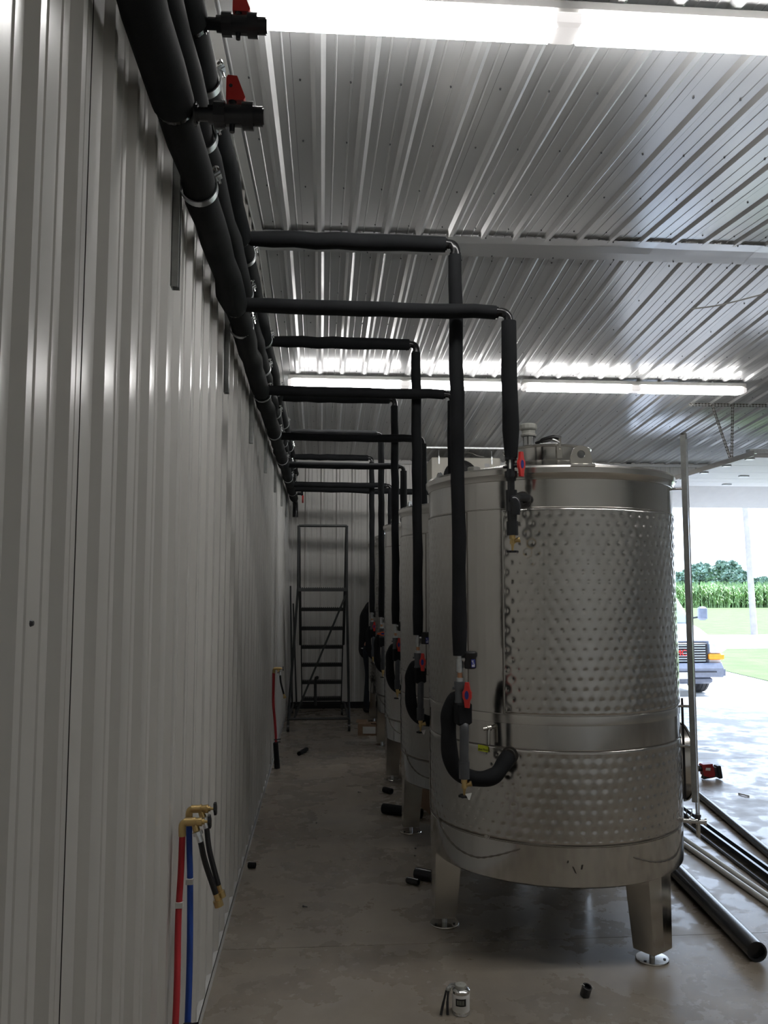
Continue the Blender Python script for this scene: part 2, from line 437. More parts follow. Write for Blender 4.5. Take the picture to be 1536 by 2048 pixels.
h = MB().cyl((.019, 1.396, 1.672), (.024, 1.396, 1.672), .006, .004, 8).build('screw', 'screw', wl)

# ------------------------------------------------------------------ outdoors
def zg(y): return 0 if y < 12.2 else max(-.5, -.5 * (y - 12.2) / 4.6)
m = MB()
yy = [12.16, 12.6, 13.5, 14.5, 15.5, 16.8, 19, 24, 33]
for a, b in zip(yy[:-1], yy[1:]): m.add([(-6, a, zg(a) - .004), (22, a, zg(a) - .004), (22, b, zg(b) - .004), (-6, b, zg(b) - .004)], [(0, 1, 2, 3)])
ap = m.build('driveway', 'apron', None); struct(ap)
m = MB().add([(-150, 12.6, -.53), (250, 12.6, -.53), (250, 420, -.53), (-150, 420, -.53)], [(0, 1, 2, 3)]); g = m.build('ground', 'grass', None, smooth=False); struct(g)
m = MB().add([(11.3, 22.0, -.49), (11.1, 18.6, -.49), (10.6, 15.0, -.40), (40, 15.0, -.40), (60, 30.0, -.49), (15.2, 29.4, -.49), (11.9, 24.2, -.49)], [(0, 1, 2, 3, 4, 5, 6)])
struct(m.build('lawn', 'grass', None, smooth=False))
m = MB().add([(-60, 29.4, -.485), (150, 29.4, -.485), (150, 38.0, -.485), (-60, 38.0, -.485)], [(0, 1, 2, 3)]); struct(m.build('road', 'road', None, smooth=False))
# corn field: front rows as real leaves, the rest a rough canopy
cs = MB(); V = []; F = []
for i in range(2600):
    x = rng.uniform(25, 75); y = 90 + rng.uniform(0, 4.5); H = rng.uniform(2.2, 2.75); z0 = -.53
    for j in range(6):
        zz = z0 + H * (.25 + .75 * j / 6) * rng.uniform(.9, 1.05); an = rng.uniform(0, 2 * PI); L = rng.uniform(.5, .8); w = .07
        dx, dy = math.cos(an), math.sin(an); k = len(V)
        V += [(x - dy * w, y + dx * w, zz - .3), (x + dy * w, y - dx * w, zz - .3), (x + dx * L * .6 - dy * w, y + dy * L * .6 + dx * w, zz + .15), (x + dx * L * .6 + dy * w, y + dy * L * .6 - dx * w, zz + .15), (x + dx * L, y + dy * L, zz - .1)]
        F += [(k, k + 1, k + 3, k + 2), (k + 2, k + 3, k + 4)]
    k = len(V); V += [(x - .03, y, z0), (x + .03, y, z0), (x + .015, y, z0 + H + .25), (x - .015, y, z0 + H + .25)]; F += [(k, k + 1, k + 2, k + 3)]
cs.v = V; cs.f = F
c = cs.build('corn_field', 'corn', None, smooth=False); tag(c, 'green corn field in rows beyond the road and lawn', 'corn'); c['kind'] = 'stuff'
cv = MB(); nx, ny = 60, 30; V = []
for j in range(ny):
    for i in range(nx): V.append((10 + 90 * i / (nx - 1), 95.6 + 90 * j / (ny - 1), 1.75 + rng.uniform(-.2, .2)))
cv.add(V, [(j * nx + i, j * nx + i + 1, (j + 1) * nx + i + 1, (j + 1) * nx + i) for j in range(ny - 1) for i in range(nx - 1)])
o = cv.build('corn_canopy', 'corn', None); o['kind'] = 'stuff'; tag(o, 'rough green tops of the corn field stretching away', 'corn')
def tree(x, y, H, Wd, label):
    t = thing('tree', (x, y, -.53), label, 'tree', 'trees beyond the corn field')
    MB().tube([(x, y, -.53), (x + .1, y, H * .3), (x, y, H * .6)], [.35, .28, .15], 8).build('trunk', 'bark', t)
    V = []; F = []
    lobes = [(x + rng.uniform(-.5, .5) * Wd * .55, y + rng.uniform(-.4, .4) * Wd, H * rng.uniform(.35, .8), rng.uniform(.2, .34) * Wd) for _ in range(9)]
    for lx, ly, lz, lr in lobes:
        lr = min(lr, H - lz)
        for _ in range(260):
            d = rng.normal(size=3); d /= np.linalg.norm(d); q = Vector((lx, ly, lz)) + Vector(d) * lr * rng.uniform(.75, 1.02)
            a = Vector(rng.normal(size=3)).normalized(); b = Vector(rng.normal(size=3)).normalized(); s_ = rng.uniform(.35, .7); k = len(V)
            V += [q - a * s_, q + b * s_, q + a * s_, q - b * s_]; F += [(k, k + 1, k + 2, k + 3)]
    mb = MB(); mb.v = [tuple(v) for v in V]; mb.f = F; mb.build('crown', 'leaf', t, smooth=False)
for i, (px, D, H, Wd, lb) in enumerate(((20.75, 240, 8.3, 8, 'wide leafy tree standing left of the tallest distant tree'), (22.35, 262, 9.6, 8, 'tallest rounded tree on the horizon behind the corn'), (23.1, 225, 5.9, 6, 'lower rounded tree right of the tallest distant tree'), (19.6, 226, 5.6, 7, 'low tree at the left end of the distant tree group'), (24.6, 330, 5.4, 14, 'low hedge like tree far behind the utility pole'), (27.5, 330, 5.0, 16, 'low spreading tree at the right end of the horizon'))):
    an = R(px + 4.3 - .0); tree(.49 + D * math.sin(an), D * math.cos(an), H, Wd, lb)
up = thing('utility_pole', (20.8, 37.9, -.5), 'grey wooden utility pole leaning slightly beside the road', 'pole')
MB().tube([(20.8, 37.9, -.5), (20.65, 37.9, 4.5), (20.35, 37.9, 9.5)], [.15, .13, .11], 12).build('post', 'polewood', up)
MB().box((20.4, 37.9, 9.0), (2.2, .1, .12)).build('crossarm', 'polewood', up)
for dx in (-.95, .95): MB().cyl((20.4 + dx, 37.9, 9.06), (20.4 + dx, 37.9, 9.22), .05, .03, 10).build('insulator', 'greyplastic', up)

# van facing the doorway
VX, VY, VZ = 7.72, 16.55, -.5
vn = thing('van', (VX, VY, VZ), 'white van parked on the driveway facing the open door', 'van')
def vp(x, y, z): return (VX + x, VY + y, VZ + z)
def loft(sections, name, mat, parent):
    mb = MB(); n = len(sections[0]); vs = [p for s_ in sections for p in s_]; fs = []
    for i in range(len(sections) - 1):
        for k in range(n): fs.append((i * n + k, i * n + (k + 1) % n, (i + 1) * n + (k + 1) % n, (i + 1) * n + k))
    fs += [tuple(range(n - 1, -1, -1)), tuple((len(sections) - 1) * n + k for k in range(n))]
    mb.add(vs, fs); return mb.build(name, mat, parent, ang=40)
def sec(y, hw, zb, zt, tw=None, r=.12):
    tw = hw if tw is None else tw
    return [vp(-hw, y, zb), vp(hw, y, zb), vp(hw, y, (zb + zt) * .5), vp(tw, y, zt - r), vp(tw - r, y, zt), vp(-tw + r, y, zt), vp(-tw, y, zt - r), vp(-hw, y, (zb + zt) * .5)]
loft([sec(.05, .93, .55, 1.14, .90), sec(.25, .98, .45, 1.22, .93), sec(.75, 1.0, .42, 1.36, .95), sec(1.15, 1.0, .42, 1.44, .93), sec(1.85, 1.0, .42, 2.10, .84), sec(2.2, 1.0, .42, 2.15, .86), sec(5.6, 1.0, .42, 2.15, .86)], 'body', 'vanw', vn)
MB().add([vp(-.80, 1.13, 1.47), vp(.80, 1.13, 1.47), vp(.72, 1.72, 2.02), vp(-.72, 1.72, 2.02)], [(0, 1, 2, 3)]).build('windshield', 'glass', vn, smooth=False)
gr = MB().box(vp(0, .03, .90), (1.28, .07, .42), bev=.03).build('grille', 'blk', vn)
for k in range(7): MB().box(vp(0, -.012, .74 + k * .052), (1.16, .02, .014)).build('grille_bar', 'lampg', gr)
MB().prism([(-.68, -.24), (.68, -.24), (.68, .24), (-.68, .24)], vp(0, .06, .90), (1, 0, 0), (0, 0, 1), .05).build('grille_frame', 'bumper', vn)
text('GMC', .17, vp(0, -.03, .90), (1, 0, 0), (0, 0, 1), 'red', vn, 'emblem', .012)
for s_ in (-1, 1):
    MB().box(vp(s_ * .81, .02, 1.00), (.26, .1, .22), bev=.03).build('headlight', 'lampg', vn)
    MB().box(vp(s_ * .81, .01, .82), (.32, .1, .12), bev=.02).build('turn_signal', 'amber', vn)
    MB().box(vp(s_ * 1.14, 1.25, 1.66), (.20, .12, .30), bev=.04).build('mirror', 'bumper', vn)
    MB().cyl(vp(s_ * .90, 1.35, 1.55), vp(s_ * 1.08, 1.28, 1.58), .02).build('mirror_arm', 'blk', vn)
    for yw in (.95, 4.6):
        w = MB().lathe([(.20, -.13), (.33, -.13), (.365, -.10), (.375, -.05), (.36, -.045), (.375, -.035), (.375, .035), (.36, .045), (.375, .05), (.365, .10), (.33, .13), (.20, .13)], n=36)
        w.v = [vp(s_ * .84 + z * math.cos(.0), yw + x, .375 + y) for x, y, z in w.v]; w.build('tire', 'tire', vn)
        MB().cyl(vp(s_ * .84 - .10, yw, .375), vp(s_ * .84 + .10, yw, .375), .2).build('wheel_rim', 'zinc', vn)
bm = MB().add([vp(*p) for p in ((-1.03, .15, .42), (-.9, -.10, .42), (.9, -.10, .42), (1.03, .15, .42), (1.03, .15, .60), (.9, -.13, .60), (-.9, -.13, .60), (-1.03, .15, .60), (-1.02, .2, .70), (-.88, -.08, .70), (.88, -.08, .70), (1.02, .2, .70))],
              [(0, 1, 2, 3), (0, 7, 6, 1), (1, 6, 5, 2), (2, 5, 4, 3), (7, 8, 9, 6), (6, 9, 10, 5), (5, 10, 11, 4), (8, 11, 10, 9)])
bm.box(vp(0, .12, .50), (2.02, .2, .14)).build('bumper', 'bumper', vn)
MB().box(vp(0, -.135, .53), (1.5, .01, .02)).build('bumper_slot', 'blk', vn)
MB().box(vp(0, .1, .34), (1.5, .12, .14), bev=.04).build('air_dam', 'bumper', vn)
MB().box(vp(0, -.14, .46), (.31, .01, .13)).build('license_plate', 'paper', vn)

# ------------------------------------------------------------------ overhead door
DX0, DX1 = 5.21, 9.6
dr = MB().box((DX0 - .04, 12.15, 1.5), (.08, .12, 3.0)).box((DX1 + .04, 12.15, 1.5), (.08, .12, 3.0)).box((7.4, 12.15, 3.09), (4.55, .12, .06)).build('door_1', 'trimw', None, smooth=False); struct(dr)
yb = [8.75, 9.33, 9.91, 10.49, 10.85, 11.3]
for k in range(5):
    a, b = yb[k] + .004, yb[k + 1] - .004
    MB().box(((DX0 + DX1) / 2, (a + b) / 2, 3.185), (DX1 - DX0, b - a, .045)).build('door_panel', 'doorp', dr, smooth=False)
MB().box(((DX0 + DX1) / 2, 11.60, 3.06), (DX1 - DX0, .64, .045), rx=R(-24)).build('door_panel', 'doorp', dr, smooth=False)
for x in (DX0 - .035, DX1 + .035):
    pts = [(x, 8.6, 3.185), (x, 11.3, 3.185)] + [(x, 11.3 + .75 * math.sin(a), 3.185 - .75 + .75 * math.cos(a)) for a in (R(20), R(40), R(60), R(80), R(90))] + [(x, 12.05, .05)]
    mb = MB()
    for p, q in zip(pts[:-1], pts[1:]):
        p = Vector(p); q = Vector(q); d = (q - p); c_ = (p + q) / 2; an = math.atan2(d.z, d.y)
        mb.box(c_, (.004, d.length + .004, .06), rx=an); mb.box(c_ + Vector((.02, 0, 0)), (.04, d.length + .004, .004), rx=an)
    mb.build('track', 'chrome', dr, smooth=False)
    for yq in yb[1:] + [8.8]: MB().box((x + (.06 if x < 6 else -.06), yq, 3.155), (.09, .06, .02)).build('hinge', 'zinc', dr, smooth=False)
MB().box((7.4, 8.77, 3.23), (4.4, .09, .05)).build('stiffener', 'zinc', dr, smooth=False)
for x, yq in ((5.9, 10.2), (6.1, 11.05)): MB().box((x, yq, 3.155), (.12, .05, .015)).build('handle', 'zinc', dr, smooth=False)
def perf(mb, p, q, side, w=.032):
    p = Vector(p); q = Vector(q); d = q - p; L = d.length; d.normalize(); side = Vector(side).normalized(); n = int(L / .038); step = L / n; up = d.cross(side).normalized()
    for rail in (-w / 2 + .004, w / 2 - .004):
        mb.prism([(0, -.004), (L, -.004), (L, .004), (0, .004)], p + side * rail, d, side, .003)
    for i in range(n + 1): mb.prism([(i * step - .008, -w / 2), (i * step + .008, -w / 2), (i * step + .008, w / 2), (i * step - .008, w / 2)], p, d, side, .003)
    mb.prism([(0, -.0), (L, -.0), (L, .028), (0, .028)], p + side * w / 2, d, up, .003)
hg = thing('door_track_hanger', (5.17, 9.2, 3.2), 'perforated zinc angle hanger holding the end of the door track', 'hanger')
mb = MB(); perf(mb, (4.76, 9.22, zc(9.22) - .03), (5.72, 9.22, zc(9.22) - .03), (0, 0, 1)); mb.build('top_angle', 'rim', hg, smooth=False)
mb = MB(); perf(mb, (5.23, 9.2, 3.17), (5.27, 9.2, zc(9.2) - .03), (1, 0, 0)); mb.build('upright_angle', 'rim', hg, smooth=False)
mb = MB(); perf(mb, (5.21, 9.18, 3.20), (5.01, 9.18, zc(9.2) - .04), (1, 0, .3)); mb.build('brace_angle', 'rim', hg, smooth=False)

# ------------------------------------------------------------------ ceiling lights
def fixture(x0, y, label):
    z = zc(y) - .03; L = 2.44; t = thing('ceiling_light', (x0 + L / 2, y, z), label, 'ceiling light', 'long fluorescent ceiling lights')
    MB().box((x0 + L / 2, y, z - .02), (L, .12, .045), bev=.008).build('housing', 'housing', t)
    for s_ in (-1, 1):
        c0 = x0 + L / 2 + s_ * L / 4
        prof = [(-.062, 0), (-.062, -.035), (-.045, -.066), (.045, -.066), (.062, -.035), (.062, 0)]
        a, b = c0 - L / 4 + .055, c0 + L / 4 - .055
        mb = MB(); vs = [(a + (-.03 if zz > -.04 else 0) * 0, y + yy_, z - .042 + zz) for yy_, zz in prof] + [(b, y + yy_, z - .042 + zz) for yy_, zz in prof]
        mb.add(vs, [(i, i + 1, 7 + i, 6 + i) for i in range(5)] + [(5, 4, 3, 2, 1, 0), (6, 7, 8, 9, 10, 11)]); mb.build('lens', 'lens', t, smooth=False)
    for c0, w in ((x0 + .022, .05), (x0 + L / 2, .114), (x0 + L - .022, .05)):
        MB().box((c0, y, z - .072), (w - .004, .122, .062), bev=.012).build('end_cap', 'lensdim', t)
    for dx in (.35, 2.09):
        MB().cyl((x0 + dx, y, z), (x0 + dx, y, zc(y) - .004), .012, n=8).build('mount', 'zinc', t)
    return t
fixture(.18, 2.92, 'long fluorescent light above the nearest insulated pipe valves')
fixture(2.64, 2.92, 'fluorescent light outside the frame right of the nearest light')
fixture(5.10, 2.92, 'added unseen fluorescent light brightening the room, right of the near row')  # extra fixture out of view, added to brighten the room and tank reflections
fixture(.13, 8.5, 'far fluorescent light nearest the left wall, above the pipe drops')
fixture(2.60, 8.5, 'far fluorescent light on the right above the overhead door track')

# ------------------------------------------------------------------ main insulated pipes, supports
XA, ZA, RA = .097, 2.985, .0535
XB, ZB, RB = .100, 3.15, .047
XC, ZC, RC = .104, 3.34, .052
ST = [-.25, 1.14, 2.54, 3.94, 5.33, 6.72, 8.11, 9.5, 10.9]
def main_run(x, z, r, tees, label):
    t = thing('insulated_main_pipe', (x, 5.5, z), label, 'pipe', 'black insulated main pipes along the left wall')
    cuts = [Y0 + .1] + sorted(tees) + [11.75]
    for a, b in zip(cuts[:-1], cuts[1:]):
        pts, rs = wob((x, a + .006, z), (x, b - .02, z), r, .16, .0035)
        # sleeve bulges just before each tee
        rs = [q * (1.10 if (b - p.y) < .22 else 1) for p, q in zip(pts, rs)]
        MB().tube(pts, rs, 22).build('insulation_sleeve', 'foam', t)
        if b < 11: MB().cyl((x, b - .03, z), (x, b + .02, z), r * .93, n=20).build('tee_joint', 'shiny', t)
    return t
mA = main_run(XA, ZA, RA, [2.10, 3.66, 5.28, 6.9, 8.52, 10.1], 'lowest and thickest black insulated main pipe along the left wall')
mBp = main_run(XB, ZB, RB, [], 'middle thinner black insulated main pipe along the left wall')
mC = main_run(XC, ZC, RC, [2.27, 3.74, 5.36, 6.98, 8.6, 10.17], 'top black insulated main pipe along the left wall near the ceiling')
MB().tube(bez([(XA, 11.70, ZA), (XA, 11.86, ZA), (XA + .01, 11.93, ZA - .06), (XA + .01, 11.93, ZA - .25)], 5), .04, 14).build('end_elbow', 'shiny', mA)
names = ['behind the camera', 'just past the camera', 'nearest the camera in view', 'second in view', 'third in view', 'fourth in view', 'fifth in view', 'sixth in view', 'last, at the back corner']
sup = []
for i, y in enumerate(ST[1:]):
    t = thing('pipe_support', (.03, y, 2.64), '', 'pipe support', 'strut channel supports holding the insulated pipes')
    mb = MB(); z0, z1 = 2.655, zc(y) - .1; L = z1 - z0; c = (z0 + z1) / 2
    mb.box((.0205, y, c), (.003, .041, L)); mb.box((.031, y - .019, c), (.022, .003, L)); mb.box((.031, y + .019, c), (.022, .003, L))
    mb.box((.0405, y - .014, c), (.003, .009, L)); mb.box((.0405, y + .014, c), (.003, .009, L)); mb.build('strut_channel', 'galv', t, smooth=False)
    for (x, z, r) in ((XA, ZA, RA), (XB, ZB, RB), (XC, ZC, RC)):
        mb = MB(); rr = r * 1.03; n = 22; vs = []; fs = []
        for k in range(n + 1):
            w = R(-215 + 250 * k / n)
            for (dr_, dy) in ((0, -.016), (0, .016), (.004, .016), (.004, -.016)):
                vs.append((x + (rr + dr_) * math.cos(w), y + dy, z + (rr + dr_) * math.sin(w)))
        for k in range(n):
            for q in range(4): fs.append((k * 4 + q, k * 4 + (q + 1) % 4, k * 4 + 4 + (q + 1) % 4, k * 4 + 4 + q))
        mb.add(vs, fs)
        w = R(35); d = Vector((math.cos(w), 0, math.sin(w))); p = Vector((x, y, z)) + d * rr
        mb.box(p + d * .012 + Vector((0, 0, .004)), (.026, .030, .004), ry=-w); mb.box(p + d * .012 + Vector((.004, 0, -.006)), (.026, .030, .004), ry=-w)
        mb.cyl((x - rr * .86, y, z + rr * .9), (x - rr * 1.0, y, z + rr * .45), .004, n=8)
        cl_ = mb.build('clamp', 'zinc', t)
        nn = d.cross(Vector((0, 1, 0))); q = p + d * .016
        MB().steps(q + Vector((-.008, 0, .026)), Vector((.3, 0, -1)), [(.006, .010, .010), (.05, .0035, .0035)], 8).build('bolt', 'chrome', cl_)
    lab = names[i + 1]
    t['label'] = ('strut channel with three pipe clamps ' + lab) if i > 0 else 'strut channel with three pipe clamps above the frame edge'
# service valves on the mains near the camera
def union_valve(p, L, r, label, zname):
    t = thing('union_ball_valve', p, label, 'valve', 'grey service valves on the main pipes')
    p = Vector(p); k = L / .17
    MB().steps(p, (1, 0, 0), [(.006 * k, r * 1.5, r * 1.5), (.004 * k, r * 1.2, r * 1.2), (.025 * k, r * .9, r * .9), (.02 * k, r * 1.2, r * 1.25)], 20).build('inlet_nipple', 'pvcb', t)
    q = p + Vector((.05 * k, 0, 0))
    MB().steps(q, (1, 0, 0), [(.028 * k, r * 1.75, r * 1.75)], 12).build('union_nut', 'pvcb', t, ang=25)
    MB().steps(q + Vector((.026 * k, 0, 0)), (1, 0, 0), [(.045 * k, r * 1.4, r * 1.45), (.028 * k, r * 1.8, r * 1.8)], 20).cyl(q + Vector((.045 * k, 0, 0)), q + Vector((.045 * k, 0, -r * 2.3)), r * .45, r * .35, 10).build('valve_body', 'pvcb', t)
    MB().tube([q + Vector((.096 * k, 0, 0)), q + Vector((.122 * k, 0, 0))], r * 1.25, 18, hollow=.8).build('outlet_socket', 'pvcb', t)
    st = q + Vector((.045 * k, 0, r * 1.2))
    MB().cyl(st, st + Vector((0, 0, r * .9)), r * .55).build('stem', 'pvcb', t)
    hb = MB().prism([(-.016, 0), (.030, 0), (.034, .008), (.012, .066), (-.012, .068), (-.016, .06)], st + Vector((0, 0, r * .7)), (1, 0, 0), (0, 0, 1), .022).build('handle', 'red', t)
    MB().cyl(st + Vector((-.004, -.0115, r * .7 + .038)), st + Vector((-.004, -.0125, r * .7 + .038)), .005, n=10).build('handle_hub', 'blk', hb)
union_valve((.150, 2.10, 2.966), .175, .020, 'grey union ball valve with red lever on the lowest main pipe', 'a')
union_valve((XC + RC * .75, 2.27, ZC), .175, .019, 'grey union ball valve against the nearest light, topmost pipe', 'c')

# ------------------------------------------------------------------ steel tanks
TR = .645; TZ0, TZ1 = .384, 2.30
TY = [4.42, 6.04, 7.66, 9.28, 10.90]
TX = [1.717, 1.717, 1.722, 1.745, 1.760]
def grid_shell(a0, a1, z0, z1, nt_, nz_, name, parent, lift=.004, amp=.003):
    th = np.linspace(a0, a1, nt_ + 1); zz = np.linspace(z0, z1, nz_ + 1)
    T, Z = np.meshgrid(th, zz); s = T * TR; pr, pc = .0455, .0515
    r0 = np.floor((Z - z0 - .02) / pr); best = np.full(T.shape, 9.)
    for dr_ in (0, 1):
        row = r0 + dr_; off = np.where(row % 2 == 0, 0, pc / 2); zc_ = row * pr + z0 + .02
        c = np.round((s - off) / pc) * pc + off
        ok = (zc_ > z0 + .012) & (zc_ < z1 - .012) & (c > a0 * TR + .012) & (c < a1 * TR - .012)
        d = np.sqrt((s - c) ** 2 + (Z - zc_) ** 2); best = np.minimum(best, np.where(ok, d, 9.))
    h = lift - amp * np.exp(-(best / .0075) ** 2) + .0016 * (1 - np.exp(-(best / .02) ** 2))
    h += .0012 * np.sin(T * 5.3 + Z * 4) + .0010 * np.sin(T * 11 - Z * 9)
    h[0, :] = 0; h[-1, :] = 0
    if a1 - a0 < 6.2: h[:, 0] = 0; h[:, -1] = 0
    rr = TR + h; X = rr * np.cos(T); Y = rr * np.sin(T)
    V = np.stack([X, Y, Z], -1).reshape(-1, 3); k = nt_ + 1
    i, j = np.meshgrid(np.arange(nt_), np.arange(nz_)); b = (j * k + i).ravel()
    F = np.stack([b, b + 1, b + k + 1, b + k], 1)
    me = bpy.data.meshes.new(name); me.vertices.add(len(V)); me.vertices.foreach_set('co', V.ravel())
    me.loops.add(F.size); me.loops.foreach_set('vertex_index', F.ravel()); me.polygons.add(len(F))
    me.polygons.foreach_set('loop_start', np.arange(0, F.size, 4)); me.polygons.foreach_set('use_smooth', [True] * len(F))
    me.update(calc_edges=True); me.materials.append(M['jacket'])
    o = bpy.data.objects.new(name, me); COL.objects.link(o); o.parent = parent; return o
def PT(a, r, z): return Vector((TX[0] + r * math.cos(R(a)), TY[0] + r * math.sin(R(a)), z))
tk = thing('steel_tank', (TX[0], TY[0], 0), 'nearest and largest-looking stainless steel tank with dimpled cooling jacket', 'tank', 'stainless steel tanks standing in a row')
C0 = (TX[0], TY[0], 0)
MB().lathe([(TR * .2, TZ0 - .03), (TR * .9, TZ0 - .004), (TR - .01, TZ0 - .004), (TR, TZ0 + .004), (TR, 1.13), (TR, 2.10), (TR, TZ1 - .02)], C0, 160).build('shell', 'polish', tk)
MB().lathe([(TR - .006, .99), (TR + .0015, .992), (TR + .0015, 1.128), (TR - .006, 1.13)], C0, 160).build('plain_band', 'plain', tk)
MB().lathe([(TR - .004, TZ0 + .01), (TR + .002, TZ0 + .012), (TR + .002, .56), (TR - .004, .565)], C0, 160).build('skirt', 'plain', tk)
grid_shell(R(-125.2), R(217.1), 1.145, 2.10, 620, 150, 'dimple_jacket', tk)
grid_shell(R(-180), R(180), .57, .985, 640, 66, 'dimple_jacket', tk)
MB().lathe([(TR, 1.098), (TR + .004, 1.100), (TR + .005, 1.12), (TR + .004, 1.140), (TR, 1.143)], C0, 128).build('ring', 'rim', tk)
for z in (2.104, .567, .988): MB().lathe([(TR, z - .003), (TR + .0035, z - .001), (TR + .0035, z + .001), (TR, z + .003)], C0, 128).build('weld_seam', 'weld' if z < 2 else 'rim', tk)
for a in (-125.2, -142.9):
    MB().tube([PT(a, TR + .0005, 1.14), PT(a, TR + .0005, 1.6), PT(a, TR + .0005, 2.10)], .003, 8).build('weld_seam', 'weld', tk)
def arc(pts, r=.004, n=26):
    q = bez(pts, 6); return MB().tube(q, [r * (1.3 if i % 2 else .7) for i in range(len(q))], 6)
for ap_ in (((-168, .60), (-162, .53), (-152, .478), (-140, .462), (-130, .49), (-119, .54)), ((-72, .505), (-62, .47), (-52, .455), (-42, .462), (-30, .53)), ((50, .52), (62, .46), (75, .50), (86, .54))):
    arc([PT(a, TR + .003, z) for a, z in ap_]).build('weld_arc', 'weld', tk)
MB().lathe([(TR - .004, 2.235), (TR + .003, 2.24), (TR + .010, 2.262), (TR + .016, 2.268), (TR + .018, 2.292), (TR + .012, 2.302), (TR - .006, 2.304), (.40, 2.352), (.232, 2.392)], C0, 128).build('top_rim', 'rim', tk)
MB().lathe([(.226, 2.385), (.222, 2.44), (.224, 2.462)], C0, 64).build('manway_collar', 'plain', tk)
ld = MB().lathe([(.222, 2.462), (.236, 2.462), (.240, 2.470), (.234, 2.476), (.16, 2.492), (.08, 2.500), (.004, 2.503)], C0, 64).build('manway_lid', 'rim', tk)
vx, vy = 1.603, 4.36
v = MB(); v.cyl((vx, vy, 2.48), (vx, vy, 2.545), .030, n=24).build('vent_neck', 'chrome', ld)
MB().lathe([(.034, 2.54), (.042, 2.543), (.044, 2.553), (.037, 2.557), (.037, 2.575), (.043, 2.578), (.047, 2.585), (.047, 2.605), (.040, 2.611), (.002, 2.613)], (vx, vy, 0), 14).build('vent_cap', 'greyplastic', ld, ang=15)
MB().box((1.72, 4.19, 2.43), (.03, .02, .07), bev=.004).box((1.722, 4.185, 2.475), (.014, .014, .06), bev=.003).build('hinge_post', 'legsteel', tk)
MB().tube(bez([(1.735, 4.20, 2.505), (1.70, 4.21, 2.512), (1.66, 4.24, 2.505), (1.62, 4.28, 2.492)], 6), [.011] * 6 + [.014] * 9 + [.008] * 4, 10).build('clamp_lever', 'blk', tk)
MB().tube(bez([(1.69, 4.20, 2.50), (1.71, 4.19, 2.49), (1.722, 4.18, 2.478)], 4), .007, 8).build('clamp_strap', 'chrome', tk)
for k, a in enumerate((-91, 29, 149)):
    c = PT(a, TR - .012, 2.305); u = Vector((-math.sin(R(a)), math.cos(R(a)), 0)); z = Vector((0, 0, 1))
    out = [(-.052, 0), (.052, 0)] + [(.046 * math.cos(w), .046 + .046 * math.sin(w)) for w in [R(q) for q in range(0, 181, 15)]]
    # plate with a real hole: outer loop bridged to an inner loop
    n = 28; w_ = Vector((math.cos(R(a)), math.sin(R(a)), 0)); vs = []; fs = []
    def outer(t):
        an = 2 * PI * t - PI / 2; dx, dz = math.cos(an), math.sin(an)
        if dz >= -.02: return (.046 * dx, .048 + .044 * max(0, dz))
        s_ = .048 / max(-dz, 1e-3); x_ = dx * s_
        return (max(-.052, min(.052, x_)), 0) if abs(x_) <= .052 else (math.copysign(.052, dx), .048 + dz * (.052 / max(abs(dx), 1e-3)))
    for side in (-.004, .004):
        for t in range(n):
            ox, oz = outer(t / n); vs.append(c + u * ox + z * oz + w_ * side)
            an = 2 * PI * t / n - PI / 2; vs.append(c + u * (.019 * math.cos(an)) + z * (.05 + .019 * math.sin(an)) + w_ * side)
    for t in range(n):
        t2 = (t + 1) % n; A, B, C_, D = 2 * t, 2 * t2, 2 * t2 + 1, 2 * t + 1; o_ = 2 * n
        fs += [(A, B, C_, D), (A + o_, D + o_, C_ + o_, B + o_), (A, A + o_, B + o_, B), (D, C_, C_ + o_, D + o_)]
    MB().add(vs, fs).build('lifting_lug', 'legsteel', tk)
    MB().box(c + Vector((0, 0, -.006)) + w_ * .012, (.05, .115, .016), rz=R(a), bev=.003).build('lug_pad', 'rim', tk)
sg = MB()
for a, z, w_, h_, t_ in ((-97.5, .465, .006, .034, .5), (-94.5, .478, .005, .020, -.1), (-100, .50, .004, .010, 0)):
    nn = Vector((math.cos(R(a)), math.sin(R(a)), 0)); sg.prism([(-w_, -h_ / 2), (w_ * .4, -h_ / 2), (w_, h_ / 2), (-w_ * .6, h_ / 2)], PT(a, TR + .0032, z), Vector((-nn.y, nn.x, -t_)), Vector((t_ * -nn.y * 0, 0, 1)) + Vector((-nn.y, nn.x, 0)) * -t_, .0008)
sg.build('smudge', 'stain', tk, smooth=False)
